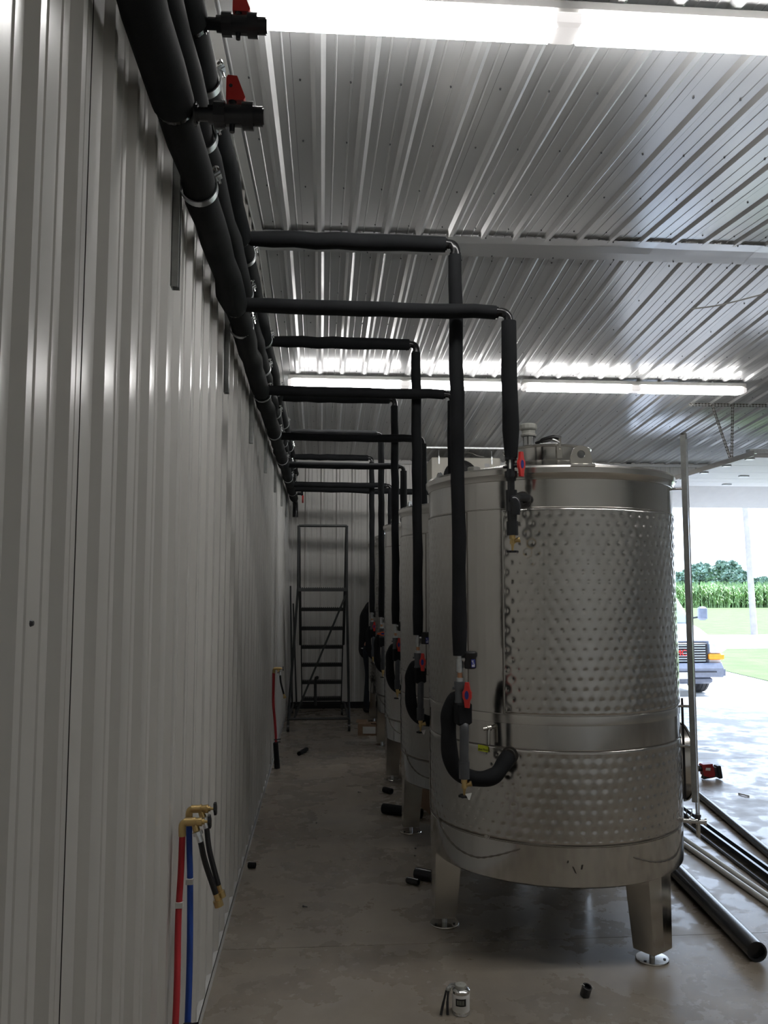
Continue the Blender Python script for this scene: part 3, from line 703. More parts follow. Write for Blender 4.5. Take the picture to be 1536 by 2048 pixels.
# legs
def leg(a):
    mb = MB(); cr = Vector((math.cos(R(a)), math.sin(R(a)), 0)); ct = Vector((-cr.y, cr.x, 0)); c = Vector(C0)
    top = [(.500, -.088), (TR - .0, -.088), (TR + .002, 0), (TR - .0, .088), (.500, .088)]; bot = [(.530, -.072), (.642, -.072), (.646, 0), (.642, .072), (.530, .072)]
    up_ = [(.500, -.088), (TR - .010, -.088), (TR - .002, 0), (TR - .010, .088), (.500, .088)]
    vs = [c + cr * r + ct * t + Vector((0, 0, .052)) for r, t in bot] + [c + cr * r + ct * t + Vector((0, 0, .40)) for r, t in up_]
    fs = [(4, 3, 2, 1, 0), (5, 6, 7, 8, 9)] + [(i, (i + 1) % 5, 5 + (i + 1) % 5, 5 + i) for i in range(5)]
    mb.add(vs, fs); lg = mb.build('leg', 'legsteel', tk, smooth=False)
    p = c + cr * .582; MB().lathe([(.002, .0), (.074, 0), (.076, .004), (.074, .008), (.02, .010), (.002, .010)], tuple(p), 32).build('foot_plate', 'rim', lg)
    MB().cyl(p + Vector((0, 0, .008)), p + Vector((0, 0, .06)), .013, n=12).build('threaded_stem', 'zinc', lg)
    for q in (0, 120, 240):
        e = p + Vector((math.cos(R(a + q + 30)), math.sin(R(a + q + 30)), 0)) * .055; MB().cyl(e + Vector((0, 0, .008)), e + Vector((0, 0, .012)), .007, n=8).build('foot_bolt', 'blk', lg)
for a in (180, -56, 62): leg(a)
# side manway
sa = 1; cr = Vector((math.cos(R(sa)), math.sin(R(sa)), 0)); ct = Vector((-cr.y, cr.x, 0)); sm = MB(); vs = []; n = 32
for rr_, k in ((TR - .04, .92), (TR + .03, .96), (TR + .06, 1.0)):
    for i in range(n):
        w = 2 * PI * i / n; vs.append(Vector(C0) + cr * rr_ + ct * .17 * k * math.cos(w) + Vector((0, 0, .80 + .20 * k * math.sin(w))))
sm.add(vs, [(j * n + i, j * n + (i + 1) % n, (j + 1) * n + (i + 1) % n, (j + 1) * n + i) for j in range(2) for i in range(n)]); sm.build('side_manway', 'rim', tk)
sm = MB(); vs = []
for rr_, k in ((TR + .06, 1.04), (TR + .070, 1.04), (TR + .080, .6), (TR + .083, .02)):
    for i in range(n):
        w = 2 * PI * i / n; vs.append(Vector(C0) + cr * rr_ + ct * .17 * k * math.cos(w) + Vector((0, 0, .80 + .20 * k * math.sin(w))))
sm.add(vs, [(j * n + i, j * n + (i + 1) % n, (j + 1) * n + (i + 1) % n, (j + 1) * n + i) for j in range(3) for i in range(n)]); sm.build('side_manway_door', 'rim', tk)
# level gauge
ga = -22.5; gp = lambda z, r=.69: PT(-23.6, r + .005, z)
g = MB(); cr = Vector((math.cos(R(ga)), math.sin(R(ga)), 0)); an = R(ga)
gc = gp(1.59, .700); gn = Vector((cr.x, cr.y, 0)); gt = Vector((-gn.y, gn.x, 0)); g.box(gc - gn * .012, (.003, .028, 1.86), rz=an); g.box(gc - gt * .014, (.026, .003, 1.86), rz=an); g.box(gc + gt * .014, (.026, .003, 1.86), rz=an)
gg = g.build('level_gauge', 'galv', tk, smooth=False)
MB().tube([gp(.60, .712), gp(2.50, .712)], .010, 12).build('sight_tube', 'clear', gg)
MB().cyl(gp(2.50, .705), gp(2.53, .705), .015, n=12).build('tube_cap', 'chrome', gg)
for z in (2.24, 1.13, .93): MB().cyl(PT(-23.6, TR - .01, z), gp(z, .70), .007, n=10).build('gauge_bracket', 'chrome', gg)
MB().box(gp(.92, .655), (.012, .006, .5), rz=an).build('gauge_backing', 'blk', gg, smooth=False)
q = gp(.60, .712); MB().steps(q, (0, 0, -1), [(.012, .016, .016), (.025, .014, .009)], 14).build('gauge_nut', 'pvc', gg)
gv = MB(); a0 = PT(-23.6, TR - .01, .565); a1 = gp(.565, .745); gv.tube([a0, a1], .012, 12); d_ = (a1 - a0).normalized()
for t in (.35, .62, .98): gv.steps(a0.lerp(a1, t), d_, [(.01, .019, .019)], 14)
gv.cyl(gp(.565, .712), gp(.49, .712), .010, n=10); gv.build('gauge_valve', 'chrome', gg)
wn = gp(.60, .672); MB().tube([wn + Vector((0, 0, -.02)), wn + Vector((-.014, 0, .0)), wn + Vector((-.014, 0, .022)), wn + Vector((.014, 0, .022)), wn + Vector((.014, 0, 0)), wn + Vector((0, 0, -.02))], .003, 6).build('wing_nut', 'chrome', gg)
# sampling valve, jacket port patch, label, plug
s0 = PT(-130.5, TR - .005, 1.075); nrm = Vector((math.cos(R(-130.5)), math.sin(R(-130.5)), 0)); tg = Vector((-nrm.y, nrm.x, 0))
MB().tube(bez([s0, s0 + nrm * .03, s0 + nrm * .045 + Vector((0, 0, -.012)), s0 + nrm * .048 + Vector((0, 0, -.075))], 5), .0095, 12).steps(s0 + nrm * .03 + tg * .004, nrm - tg * .6 + Vector((0, 0, -.1)), [(.02, .013, .013), (.022, .009, .008)], 12).build('sample_valve', 'legsteel', tk)
yl = PT(-134.5, TR + .012, .975); n3 = Vector((math.cos(R(-125)), math.sin(R(-125)), 0)); t3 = Vector((-n3.y, n3.x, 0))
lb = MB().prism([(-.026, -.015), (.026, -.019), (.026, .010), (-.026, .014)], yl, t3, (0, 0, 1), .0015).build('label', 'yellow', tk, smooth=False)
text('Hot Flow', .0125, yl + n3 * .0014 + Vector((0, 0, -.007)), t3 + Vector((0, 0, -.07)), (0, 0, 1), 'ink', lb)
MB().steps(PT(-133.5, TR - .002, .571), Vector((math.cos(R(-133.5)), math.sin(R(-133.5)), 0)), [(.006, .016, .015), (.003, .009, .008)], 16).build('plug', 'legsteel', tk)
for a, z in ((-122.7, .955), (-115.8, 2.142)):
    nn = Vector((math.cos(R(a)), math.sin(R(a)), 0)); MB().steps(PT(a, TR - .002, z), nn, [(.008, .042, .040), (.006, .030, .028)], 20).build('jacket_port', 'stain', tk)
tanks = [tk]
tl = ['', 'second steel tank in the row, just behind the nearest one', 'third steel tank, the middle one of the row', 'fourth steel tank, next to last before the back wall', 'last steel tank in the row, by the back wall']
for i in range(1, 5):
    c = copy_tree(tk, None, (TX[i] - TX[0], TY[i] - TY[0], 0)); c['label'] = tl[i]; tanks.append(c)

# ------------------------------------------------------------------ branches with valves
def hose_bib(base, mb_name, parent, tagged=False):
    b = Vector(base)
    bb = MB(); bb.steps(b, (0, 0, -1), [(.016, .014, .014), (.022, .010, .013), (.010, .008, .007), (.022, .0055, .0055)], 14)
    bb.steps(b + Vector((.004, 0, -.026)), (1, -.25, .28), [(.02, .009, .010), (.010, .012, .012)], 12)
    h_ = bb.build('hose_bib', 'brass', parent)
    w = b + Vector((0, 0, -.068)); hw = MB(); vs = []; n = 24
    for zz, rr_ in ((0, 1), (-.009, 1)):
        for i in range(n):
            an = 2 * PI * i / n; q = .0235 + .003 * math.cos(6 * an); vs.append(w + Vector((q * math.cos(an), q * math.sin(an), zz)))
    hw.add(vs, [tuple(range(n)), tuple(range(2 * n - 1, n - 1, -1))] + [(i, n + i, n + (i + 1) % n, (i + 1) % n) for i in range(n)]); hw.build('handwheel', 'blk', h_)
    if tagged: MB().prism([(-.005, 0), (.026, .004), (.022, -.008), (.016, -.026), (.010, -.026), (.003, -.012)], w + Vector((.004, -.024, .010)), (1, .1, 0), (0, 0, 1), .001).build('paper_tag', 'paper', h_, smooth=False)
    return h_
def lever(c, parent, mat='red', L=.056, face=(-.45, -.9, 0), horizontal=False):
    c = Vector(c); fz = Vector(face).normalized(); u = fz.cross(Vector((0, 0, 1))).normalized(); v = Vector((0, 0, 1))
    if horizontal: u, v = v, u
    poly = [(-.010, -L), (.010, -L * .98), (.013, -L * .45), (.020, -.012), (.020, .012), (.012, L * .45), (.008, L), (-.008, L), (-.013, L * .45), (-.020, .012), (-.020, -.012), (-.013, -L * .45)]
    h_ = MB().prism(poly, c, u, v, .013).build('handle', mat, parent)
    e = MB(); n = 18; e.prism([(.009 * math.cos(2 * PI * i / n), .019 * math.sin(2 * PI * i / n)) for i in range(n)], c + fz * .007, u, v, .003); e.build('handle_cap', 'blue', h_)
    return h_
BX, BY = 1.105, 3.725          # supply branch, first tank
AX, AY = 1.325, 3.645          # return branch
def supply(label):
    t = thing('supply_branch_pipe', (BX, BY + .03, ZC), label, 'pipe', 'supply branch pipes dropping to the tanks')
    pts, rs = wob((XC + RC * .9, BY + .03, ZC + .004), (BX - .045, BY + .01, ZC - .004), .0385, .1, .002); rs[0] = .033
    MB().tube(pts, rs, 20).build('horizontal_sleeve', 'foam', t)
    MB().tube(bez([(BX - .07, BY + .01, ZC - .004), (BX - .02, BY + .008, ZC - .004), (BX, BY, ZC - .03), (BX, BY, ZC - .09)], 6), .0225, 16).steps((BX - .048, BY + .01, ZC - .004), (1, 0, 0), [(.01, .029, .029)], 16).steps((BX, BY, ZC - .050), (0, 0, -1), [(.014, .027, .027)], 16).build('elbow', 'shiny', t)
    pts, rs = wob((BX - .002, BY, ZC - .062), (BX + .006, BY, 1.425), .0325, .13, .003); MB().tube(pts, rs, 20).build('drop_sleeve', 'foam', t)
    b = Vector((BX + .006, BY, 1.43))
    MB().steps(b, (0, 0, -1), [(.020, .012, .012), (.055, .0165, .0165), (.006, .010, .010)], 16).steps(b + Vector((.004, 0, -.02)), (1, 0, -.05), [(.026, .013, .017)], 14).build('steel_fitting', 'zinc', t)
    MB().steps(b + Vector((0, 0, -.080)), (0, 0, -1), [(.022, .0115, .0115)], 12).build('copper_adapter', 'copper', t)
    MB().steps(b + Vector((0, 0, -.102)), (0, 0, -1), [(.004, .018, .018), (.013, .017, .017)], 12).build('threaded_adapter', 'zinc', t)
    ac = MB().lathe([(.002, .0), (.024, 0), (.028, .006), (.027, .045), (.029, .05), (.033, .056), (.033, .070), (.026, .076), (.002, .078)], (b.x + .046, b.y - .005, b.z - .062), 24).build('actuator', 'blk', t)
    ang_ = R(-72)
    ol = Vector((b.x + .046 + .0284 * math.cos(ang_), b.y - .005 + .0284 * math.sin(ang_), b.z - .037)); nn = Vector((math.cos(ang_), math.sin(ang_), 0)); tt = Vector((-nn.y, nn.x, 0))
    lab = MB().prism([(-.010, -.018), (.010, -.018), (.010, .018), (-.010, .018)], ol, tt, (0, 0, 1), .0012).build('actuator_label', 'blue', ac, smooth=False)
    for k_, (uu, vv, ww, hh) in enumerate(((-.003, .011, .010, .002), (-.002, .006, .006, .002), (.001, .001, .008, .002), (-.005, -.010, .003, .009), (0, -.010, .003, .011), (.005, -.009, .003, .012))):
        MB().prism([(-ww / 2, -hh / 2), (ww / 2, -hh / 2), (ww / 2, hh / 2), (-ww / 2, hh / 2)], ol + tt * uu + Vector((0, 0, vv)) + nn * .0008, tt, (0, 0, 1), .0004).build('label_print', 'paper', ac, smooth=False)
    v = b + Vector((0, 0, -.119))
    MB().steps(v, (0, 0, -1), [(.030, .027, .027), (.008, .023, .023), (.045, .0225, .0225), (.01, .025, .025)], 20).cyl(v + Vector((0, 0, -.045)), v + Vector((.022, -.03, -.045)), .009, n=10).cyl(v + Vector((-.02, 0, -.03)), v + Vector((-.034, 0, -.03)), .006, n=8).build('valve_body', 'pvc', t)
    lever(v + Vector((.026, -.034, -.056)), t)
    MB().box(v + Vector((.012, .0, -.140)), (.068, .062, .105), rz=R(12), bev=.012).build('tee_insulation', 'foam', t)
    MB().tube(bez([v + Vector((.015, 0, -.18)), v + Vector((.015, -.018, -.195)), v + Vector((.014, -.022, -.22)), v + Vector((.012, -.02, -.35))], 6), .0205, 18).steps(v + Vector((.012, -.02, -.345)), (0, 0, -1), [(.075, .0245, .0235)], 18).build('drain_pipe', 'pvc', t)
    hose_bib(v + Vector((.012, -.02, -.422)), 'hose_bib', t, True)
    pu = [(1.125, 3.745, 1.215), (1.095, 3.775, 1.225), (1.072, 3.785, 1.17), (1.068, 3.79, 1.10), (1.072, 3.79, .99), (1.095, 3.79, .915), (1.15, 3.79, .880), (1.225, 3.795, .868), (1.285, 3.815, .880), (1.325, 3.845, .915), (1.362, 3.875, .952)]
    pu = bez(pu, 5); MB().tube(pu, [.036 + .002 * math.sin(i * .7) for i in range(len(pu))], 18).build('jacket_hose', 'foam', t)
    return t
def ret(label, hmat='red', horiz=False):
    t = thing('return_branch_pipe', (AX, AY, ZA), label, 'pipe', 'return branch pipes dropping to the tanks')
    pts, rs = wob((XA + RA * .85, AY, ZA + .004), (AX - .05, AY - .01, ZA - .006), .0335, .1, .002, sag=.003); MB().tube(pts, rs, 20).build('horizontal_sleeve', 'foam', t)
    MB().tube(bez([(AX - .07, AY - .01, ZA - .006), (AX - .02, AY - .012, ZA - .006), (AX + .004, AY - .02, ZA - .03), (AX + .006, AY - .025, ZA - .09)], 6), .021, 16).steps((AX - .05, AY - .01, ZA - .006), (1, 0, 0), [(.01, .027, .027)], 16).build('elbow', 'shiny', t)
    y = AY - .025; x = AX + .006
    pts, rs = wob((x, y, ZA - .052), (x + .002, y, 2.308), .036, .11, .0025); rs[-2] *= 1.06; rs[-1] = .028; MB().tube(pts, rs, 20).build('drop_sleeve', 'foam', t)
    b = Vector((x, y, 2.31))
    MB().steps(b, (0, 0, -1), [(.014, .026, .027), (.05, .019, .019), (.026, .029, .029), (.016, .025, .022), (.045, .0165, .0165)], 20).cyl(b + Vector((-.02, 0, -.045)), b + Vector((-.035, 0, -.045)), .006, n=8).cyl(b + Vector((.01, -.005, -.038)), b + Vector((.036, -.02, -.038)), .010, n=10).build('valve_body', 'pvcb', t)
    MB().box(b + Vector((-.008, -.0195, -.034)), (.008, .002, .04)).build('valve_sticker', 'paper', t, smooth=False)
    lever(b + Vector((.042, -.022, -.034)), t, hmat, horizontal=horiz, face=(.55, -.83, 0))
    d = b + Vector((0, 0, -.148)); tee = MB().steps(d, (0, 0, -1), [(.045, .026, .026), (.05, .0255, .0255)], 18)
    tee.tube(bez([d + Vector((0, 0, -.05)), d + Vector((.008, -.022, -.045)), d + Vector((.014, -.026, -.07)), d + Vector((.012, -.02, -.11))], 5), .022, 16)
    tee.tube(bez([d + Vector((0, .02, -.02)), d + Vector((.05, .10, -.02)), d + Vector((.11, .16, -.015)), Vector((1.428, 3.80, 2.142))], 5), .021, 14).build('tee', 'pvcb', t)
    MB().steps(d + Vector((.002, -.004, -.095)), (0, 0, -1), [(.045, .023, .021), (.05, .026, .026), (.012, .027, .026)], 18).build('coupling', 'pvcb', t)
    hose_bib(d + Vector((.002, -.004, -.202)), 'hose_bib', t)
    return t
ordn = ['nearest', 'second', 'third', 'fourth', 'last']
s1 = supply('black insulated supply branch with U shaped hose at the nearest tank')
r1 = ret('black insulated return branch with red valve at the top of the nearest tank')
for i in range(1, 5):
    dx, dy = (TX[i] - TX[0]) * .5, TY[i] - TY[0]
    c = copy_tree(s1, None, (0, dy, 0)); c['label'] = 'black insulated supply branch dropping beside the %s tank' % ordn[i]
    if i == 3:
        for ch in c.children:
            if ch.name.startswith('handle'): bpy.data.objects.remove(ch.children[0]); bpy.data.objects.remove(ch); break
        lever(Vector((BX + .012, BY - .045 + dy, 1.258)), c, 'orange', face=(0, -1, 0), horizontal=True)
    c = copy_tree(r1, None, (0, dy, 0)); c['label'] = 'black insulated return branch dropping to the %s tank' % ordn[i]
cr_ = thing('insulated_cross_pipe', (1.4, 10.62, 2.97), 'black insulated pipe crossing behind the last branch toward the chiller', 'pipe')
pts, rs = wob((XA + .05, 10.62, 2.99), (2.6, 10.62, 2.95), .038, .15, .003); MB().tube(pts, rs, 16).build('sleeve', 'foam', cr_)
pts, rs = wob((2.6, 10.62, 2.93), (2.6, 11.4, 3.1), .036, .15, .003); MB().tube(pts, rs, 16).build('sleeve', 'foam', cr_)
dv = thing('drain_valve', (.19, 11.0, 2.93), 'small valve with dark red lever under the pipe ends, back corner', 'valve')
MB().steps((.16, 11.0, 2.97), (1, 0, 0), [(.05, .02, .02), (.03, .026, .026)], 14).build('valve_body', 'pvcb', dv)
MB().prism([(-.012, 0), (.012, 0), (.010, -.10), (-.010, -.10)], (.235, 10.98, 2.945), (1, 0, 0), (0, 0, 1), .012).build('handle', 'red', dv)

# ------------------------------------------------------------------ wall water stub-outs
def wheel(c, axis, r, parent):
    a, b, d = basis(axis); n = 24; vs = []; c = Vector(c)
    for o_ in (-.004, .004):
        for i in range(n):
            an = 2 * PI * i / n; q = r + r * .1 * math.cos(6 * an); vs.append(c + d * o_ + (a * math.cos(an) + b * math.sin(an)) * q)
    MB().add(vs, [tuple(range(n)), tuple(range(2 * n - 1, n - 1, -1))] + [(i, n + i, n + (i + 1) % n, (i + 1) % n) for i in range(n)]).build('handwheel', 'blk', parent)
def bib(y, z, x0, hose_end, label, kind):
    t = thing('hose_bib', (x0, y, z), label, 'faucet', 'brass hose bibs on the left wall')
    MB().tube(bez([(x0, y, z - .045), (x0, y, z - .01), (x0 + .012, y, z), (x0 + .03, y, z)], 4), .0125, 12).steps((x0 + .006, y, z), (1, 0, 0), [(.030, .0135, .0135), (.006, .0155, .0155), (.022, .0125, .0145), (.008, .009, .009), (.012, .0045, .0045)], 14).steps((x0 + .038, y, z - .004), (.35, 0, -1), [(.026, .010, .012)], 12).build('valve_body', 'brass', t)
    wheel((x0 + .088, y, z), (1, 0, .08), .021, t)
    p = Vector((x0 + .048, y, z - .03))
    MB().steps(p, (.35, 0, -1), [(.012, .017, .017), (.024, .0105, .0105)], 10).build('swivel_nut', 'chrome', t)
    e = Vector(hose_end); q = bez([p + Vector((.012, 0, -.034)), p.lerp(e, .5) + Vector((-.004, 0, .0)), e], 6); MB().tube(q, .0095, 10).build('hose', 'hose', t)
    MB().steps(e, (.3, 0, -1), [(.022, .009, .009), (.020, .0155, .0155)], 12).build('hose_end', 'brass', t)
    return t
bib(2.86, .958, .038, (.148, 2.88, .72), 'lower front brass faucet on the red tubing, near wall stub', 'r')
bib(2.99, .966, .040, (.150, 2.93, .73), 'upper rear brass faucet on the blue tubing, near wall stub', 'b')
tb = thing('supply_tubing', (.035, 2.86, 0), 'red plastic water tubing rising to the nearest wall faucet', 'tubing')
MB().tube(bez([(.05, 2.60, .0), (.052, 2.66, .2), (.05, 2.74, .45), (.034, 2.84, .66), (.036, 2.86, .80), (.038, 2.86, .915)], 6), .0105, 12).build('tube', 'pexr', tb)
MB().box((.035, 2.85, .70), (.024, .024, .018)).build('tube_sticker', 'paper', tb, smooth=False)
tb = thing('supply_tubing', (.05, 2.99, 0), 'blue plastic water tubing rising to the nearest wall faucet', 'tubing')
MB().tube(bez([(.075, 2.70, .0), (.078, 2.76, .2), (.07, 2.86, .48), (.052, 2.96, .72), (.042, 2.99, .84), (.040, 2.99, .925)], 6), .0105, 12).build('tube', 'pexb', tb)
MB().box((.050, 2.962, .735), (.024, .024, .018)).build('tube_sticker', 'paper', tb, smooth=False)
cp = thing('tube_clamp', (.09, 2.80, .30), 'black plastic tube clamp with two prongs, bottom left corner', 'clamp')
MB().tube([(.078, 2.76, .255), (.078, 2.79, .36)], .0135, 12).build('sleeve', 'blk', cp)
for z in (.335, .355): MB().cyl((.080, 2.79, z), (.112, 2.79, z + .004), .0035, n=8).build('prong', 'blk', cp)
tb = thing('far_supply_tubing', (.04, 8.2, 0), 'red tubing in a black floor sleeve at the far wall faucet', 'tubing')
MB().tube(bez([(.066, 8.2, .15), (.062, 8.2, .30), (.05, 8.2, .45), (.034, 8.2, .62), (.034, 8.2, .80), (.034, 8.2, .905)], 6), .0125, 12).build('tube', 'pexr', tb)
MB().tube([(.078, 8.2, 0), (.070, 8.2, .12), (.060, 8.2, .24)], [.028, .026, .024], 14).build('floor_sleeve', 'foam', tb)
for z in (.245, .27): MB().cyl((.045, 8.19, z), (.11, 8.19, z + .006), .005, n=8).build('prong', 'blk', tb)
bib(8.2, .945, .036, (.132, 8.22, .70), 'small brass faucet with black hose far along the left wall', 'f')

# ------------------------------------------------------------------ evaporator unit
ev = thing('evaporator_unit', (2.53, 11.75, 3.28), 'cream evaporator unit with round black fan, hung behind the tanks', 'cooling unit')
MB().box((2.53, 11.8, 3.36), (.99, .5, .42), bev=.012).build('cabinet', 'cream', ev)
fz = MB().lathe([(.20, 0), (.245, .0), (.25, .012), (.235, .03), (.20, .012)], n=40); fz.v = [(2.45 + x, 11.55 - z, 3.285 + y) for x, y, z in fz.v]; fr = fz.build('fan_ring', 'blk', ev)
MB().cyl((2.45, 11.549, 3.285), (2.45, 11.543, 3.285), .2, n=40).build('fan_opening', 'ink', ev)
for k in range(6):
    rr_ = .035 + k * .032; q = [(2.45 + rr_ * math.cos(w), 11.53, 3.285 + rr_ * math.sin(w)) for w in np.linspace(0, 2 * PI, 33)]; MB().tube(q, .0022, 5, caps=False).build('fan_guard', 'blk', ev)
for x in (2.14, 2.90): MB().box((x, 11.545, 3.53), (.02, .006, .11)).cyl((x, 11.56, 3.55), (x, 11.56, zc(11.56)), .006, n=8).build('hanger_bracket', 'zinc', ev)
MB().box((2.83, 11.546, 3.46), (.07, .004, .05)).build('rating_plate', 'paper', ev, smooth=False)
MB().tube(bez([(2.45, 11.5, 3.63), (2.58, 11.5, 3.63), (2.68, 11.5, 3.59), (2.78, 11.5, 3.575)], 5), .006, 6).build('cable', 'greyplastic', ev)
cd = MB().box((2.45, 11.2, zc(11.2) - .06), (1.1, .02, .02)).build('ceiling_conduit', 'zinc', None, loc=(2.45, 11.2, 3.6)); tag(cd, 'thin metal conduit under the ceiling above the evaporator unit', 'conduit')

# ------------------------------------------------------------------ rolling ladder
LX0, LX1, LY = .205, .80, 10.25
ld = thing('rolling_ladder', (.5, 10.7, 0), 'tall dark rolling platform ladder standing against the back wall', 'ladder')
for x, xb_ in ((LX0, .10), (LX1, .835)):
    MB().tube([(x, LY, 1.73), (xb_, LY - .02, .14)], .0165, 10).build('rear_leg', 'ladder', ld)
    MB().tube([(x, LY, 1.70), (x, LY, 2.49)], .0165, 10).build('rail_post', 'ladder', ld)
    s_ = 1 if x < .5 else -1
    p = Vector((x + s_ * .03, LY + .05, 1.72)); q = Vector((x + s_ * .03, 11.55, .14)); d = q - p
    MB().box((p + q) / 2, (.014, d.length, .06), rx=math.atan2(d.z, d.y)).build('stringer', 'ladder', ld, smooth=False)
    MB().tube(bez([(x, LY, 2.45), (x, LY + .35, 2.40), (x, 11.2, 1.35), (x, 11.5, .95)], 5), .014, 8).build('handrail', 'ladder', ld)
    MB().tube([(xb_, LY - .02, .14), (xb_ + s_ * .02, 11.6, .14)], .016, 8).build('base_side', 'ladder', ld)
MB().tube([(LX0, LY, 2.488), (LX1, LY, 2.488)], .0165, 10).build('top_rail', 'ladder', ld)
MB().tube([(.10, LY - .02, .15), (.835, LY - .02, .15)], .016, 8).build('base_bar', 'ladder', ld)
MB().tube([(.12, 11.55, .16), (.82, 11.55, .16)], .016, 8).build('base_bar', 'ladder', ld)
p = Vector((.79, LY - .022, 1.64)); q = Vector((.175, LY - .026, .16)); MB().prism([(0, -.012), ((q - p).length, -.012), ((q - p).length, .012), (0, .012)], p, q - p, Vector((-(q - p).z, 0, (q - p).x)), .006).build('diagonal_brace', 'ladder', ld, smooth=False)
for k in range(7):
    z = 1.72 - k * .248; y = LY + .12 + k * .2
    dep = .36 if k == 0 else .17
    mb = MB().box(((LX0 + LX1) / 2, y, z), (LX1 - LX0 - (.0 if k == 0 else .05), dep, .006)); mb.box(((LX0 + LX1) / 2, y - dep / 2, z - .018), (LX1 - LX0 - (.0 if k == 0 else .05), .004, .042)).box(((LX0 + LX1) / 2, y + dep / 2, z - .018), (LX1 - LX0 - .05, .004, .036))
    for j in range(22): mb.box((LX0 + .03 + j * .0255, y - dep / 2, z + .008), (.010, .004, .010))
    mb.build('step', 'ladder', ld, smooth=False)
for x, y in ((.10, LY - .02), (.835, LY - .02), (.16, 11.5), (.78, 11.5)):
    cs_ = MB().box((x, y, .105), (.03, .04, .06)).build('caster_fork', 'ladder', ld, smooth=False)
    MB().cyl((x - .014, y, .045), (x + .014, y, .045), .045, n=18).build('caster_wheel', 'blk', cs_)
MB().tube(bez([(.42, 11.3, .16), (.42, 11.3, .5), (.46, 11.3, .52)], 4), .02, 8).build('lock_pedal', 'ladder', ld)
rd = [(.10, 11.7, .0, .05, 11.95, 1.75), (.16, 11.75, .0, .09, 11.98, 1.5)]
for i, (a, b, c, d, e, f_) in enumerate(rd):
    o = MB().cyl((a, b, c + .0), (d, e, f_), .012, n=10).build('metal_rod', 'ladder', None, loc=(a, b, 0)); tag(o, ['taller', 'shorter'][i] + ' dark rod leaning in the corner behind the ladder', 'rod')

# ------------------------------------------------------------------ person behind the last tank
def skin_mesh(name, verts, edges, radii, mat, parent, root=0, sub=2):
    me = bpy.data.meshes.new(name); off = origin(parent)
    me.from_pydata([tuple(Vector(v) - off) for v in verts], edges, []); me.materials.append(M[mat])
    o = bpy.data.objects.new(name, me); COL.objects.link(o); o.parent = parent
    sk = o.modifiers.new('skin', 'SKIN'); sv = me.skin_vertices
    if not sv:
        me.attributes  # the modifier needs the skin layer
    return o, me
def chain(pts, n=5): return bez(pts, n)
PX, PY = 1.165, 11.76
pr = thing('person', (PX, PY, 0), 'person in black shirt and jeans leaning toward the last tank', 'person')
def P3(x, y, z): return Vector((PX + x, PY + y, z))
# facing +x, bent slightly forward; each limb is one tapering continuous tube welded into the body mesh by a remesh
def blob(chains, name, mat, vox=.012):
    mb = MB()
    for pts, rs in chains:
        q = chain(pts, 5); rr_ = np.interp(np.linspace(0, 1, len(q)), np.linspace(0, 1, len(rs)), rs); mb.tube(q, list(rr_), 12)
        mb.sphere(q[0], rr_[0], 10); mb.sphere(q[-1], rr_[-1], 10)
    o = mb.build(name, mat, pr); md = o.modifiers.new('join', 'REMESH'); md.mode = 'VOXEL'; md.voxel_size = vox; md.use_smooth_shade = True
    sm_ = o.modifiers.new('soft', 'SMOOTH'); sm_.iterations = 4; sm_.factor = .6
    return o
fing = []
for s_ in (-1, 1):
    w0 = P3(.40, s_ * .10 - .02, 1.17)
    fing.append(([w0, w0 + Vector((.05, 0, .005)), w0 + Vector((.09, 0, .0))], [.026, .034, .030]))
    for k, (dy, L) in enumerate(((-.028, .068), (-.010, .078), (.010, .074), (.028, .058))):
        b_ = w0 + Vector((.09, dy, .0)); fing.append(([b_, b_ + Vector((L * .5, 0, -.004)), b_ + Vector((L * .85, 0, -.026))], [.010, .009, .0075]))
    fing.append(([w0 + Vector((.03, -s_ * .026, -.005)), w0 + Vector((.06, -s_ * .05, -.012)), w0 + Vector((.085, -s_ * .052, -.024))], [.013, .011, .009]))
body = blob([([P3(0, 0, .93), P3(.0, 0, 1.10), P3(.03, 0, 1.32), P3(.07, 0, 1.44), P3(.10, 0, 1.52)], [.13, .125, .14, .10, .058]), ([P3(.10, 0, 1.50), P3(.13, 0, 1.56)], [.058, .056]),
             ([P3(.15, 0, 1.585), P3(.155, 0, 1.66), P3(.14, 0, 1.70)], [.068, .088, .082]), ([P3(.20, 0, 1.57), P3(.235, 0, 1.61)], [.045, .035]), ([P3(.238, 0, 1.635), P3(.258, 0, 1.615)], [.012, .014])] +
            [([P3(.05, s_ * .17, 1.43), P3(.04, s_ * .21, 1.28), P3(.08, s_ * .21, 1.15), P3(.25, s_ * .16, 1.15), P3(.40, s_ * .10 - .02, 1.17)], [.058, .048, .042, .036, .026]) for s_ in (-1, 1)] +
            [([P3(0, s_ * .085, .93), P3(.02, s_ * .09, .52), P3(-.01, s_ * .10, .12), P3(-.01, s_ * .10, .08)], [.09, .058, .042, .04]) for s_ in (-1, 1)] + fing, 'body', 'skin', .008)
blob([([P3(-.01, 0, .86), P3(.0, 0, 1.10), P3(.02, 0, 1.30), P3(.055, 0, 1.42)], [.142, .142, .158, .13])] +
     [([P3(.04, s_ * .10, 1.43), P3(.05, s_ * .17, 1.435), P3(.035, s_ * .215, 1.33), P3(.045, s_ * .218, 1.24)], [.09, .072, .064, .062]) for s_ in (-1, 1)], 'shirt', 'shirt')
blob([([P3(-.01, 0, .98), P3(0, 0, .86)], [.132, .14])] + [([P3(0, s_ * .08, .88), P3(.02, s_ * .09, .52), P3(-.01, s_ * .10, .10)], [.105, .075, .066]) for s_ in (-1, 1)], 'jeans', 'denim')
MB().tube([P3(-.135 + .135 * (1 - math.cos(w)), .15 * math.sin(w), .885) for w in np.linspace(0, 2 * PI, 25)], .008, 6, caps=False).build('belt', 'paper', pr)
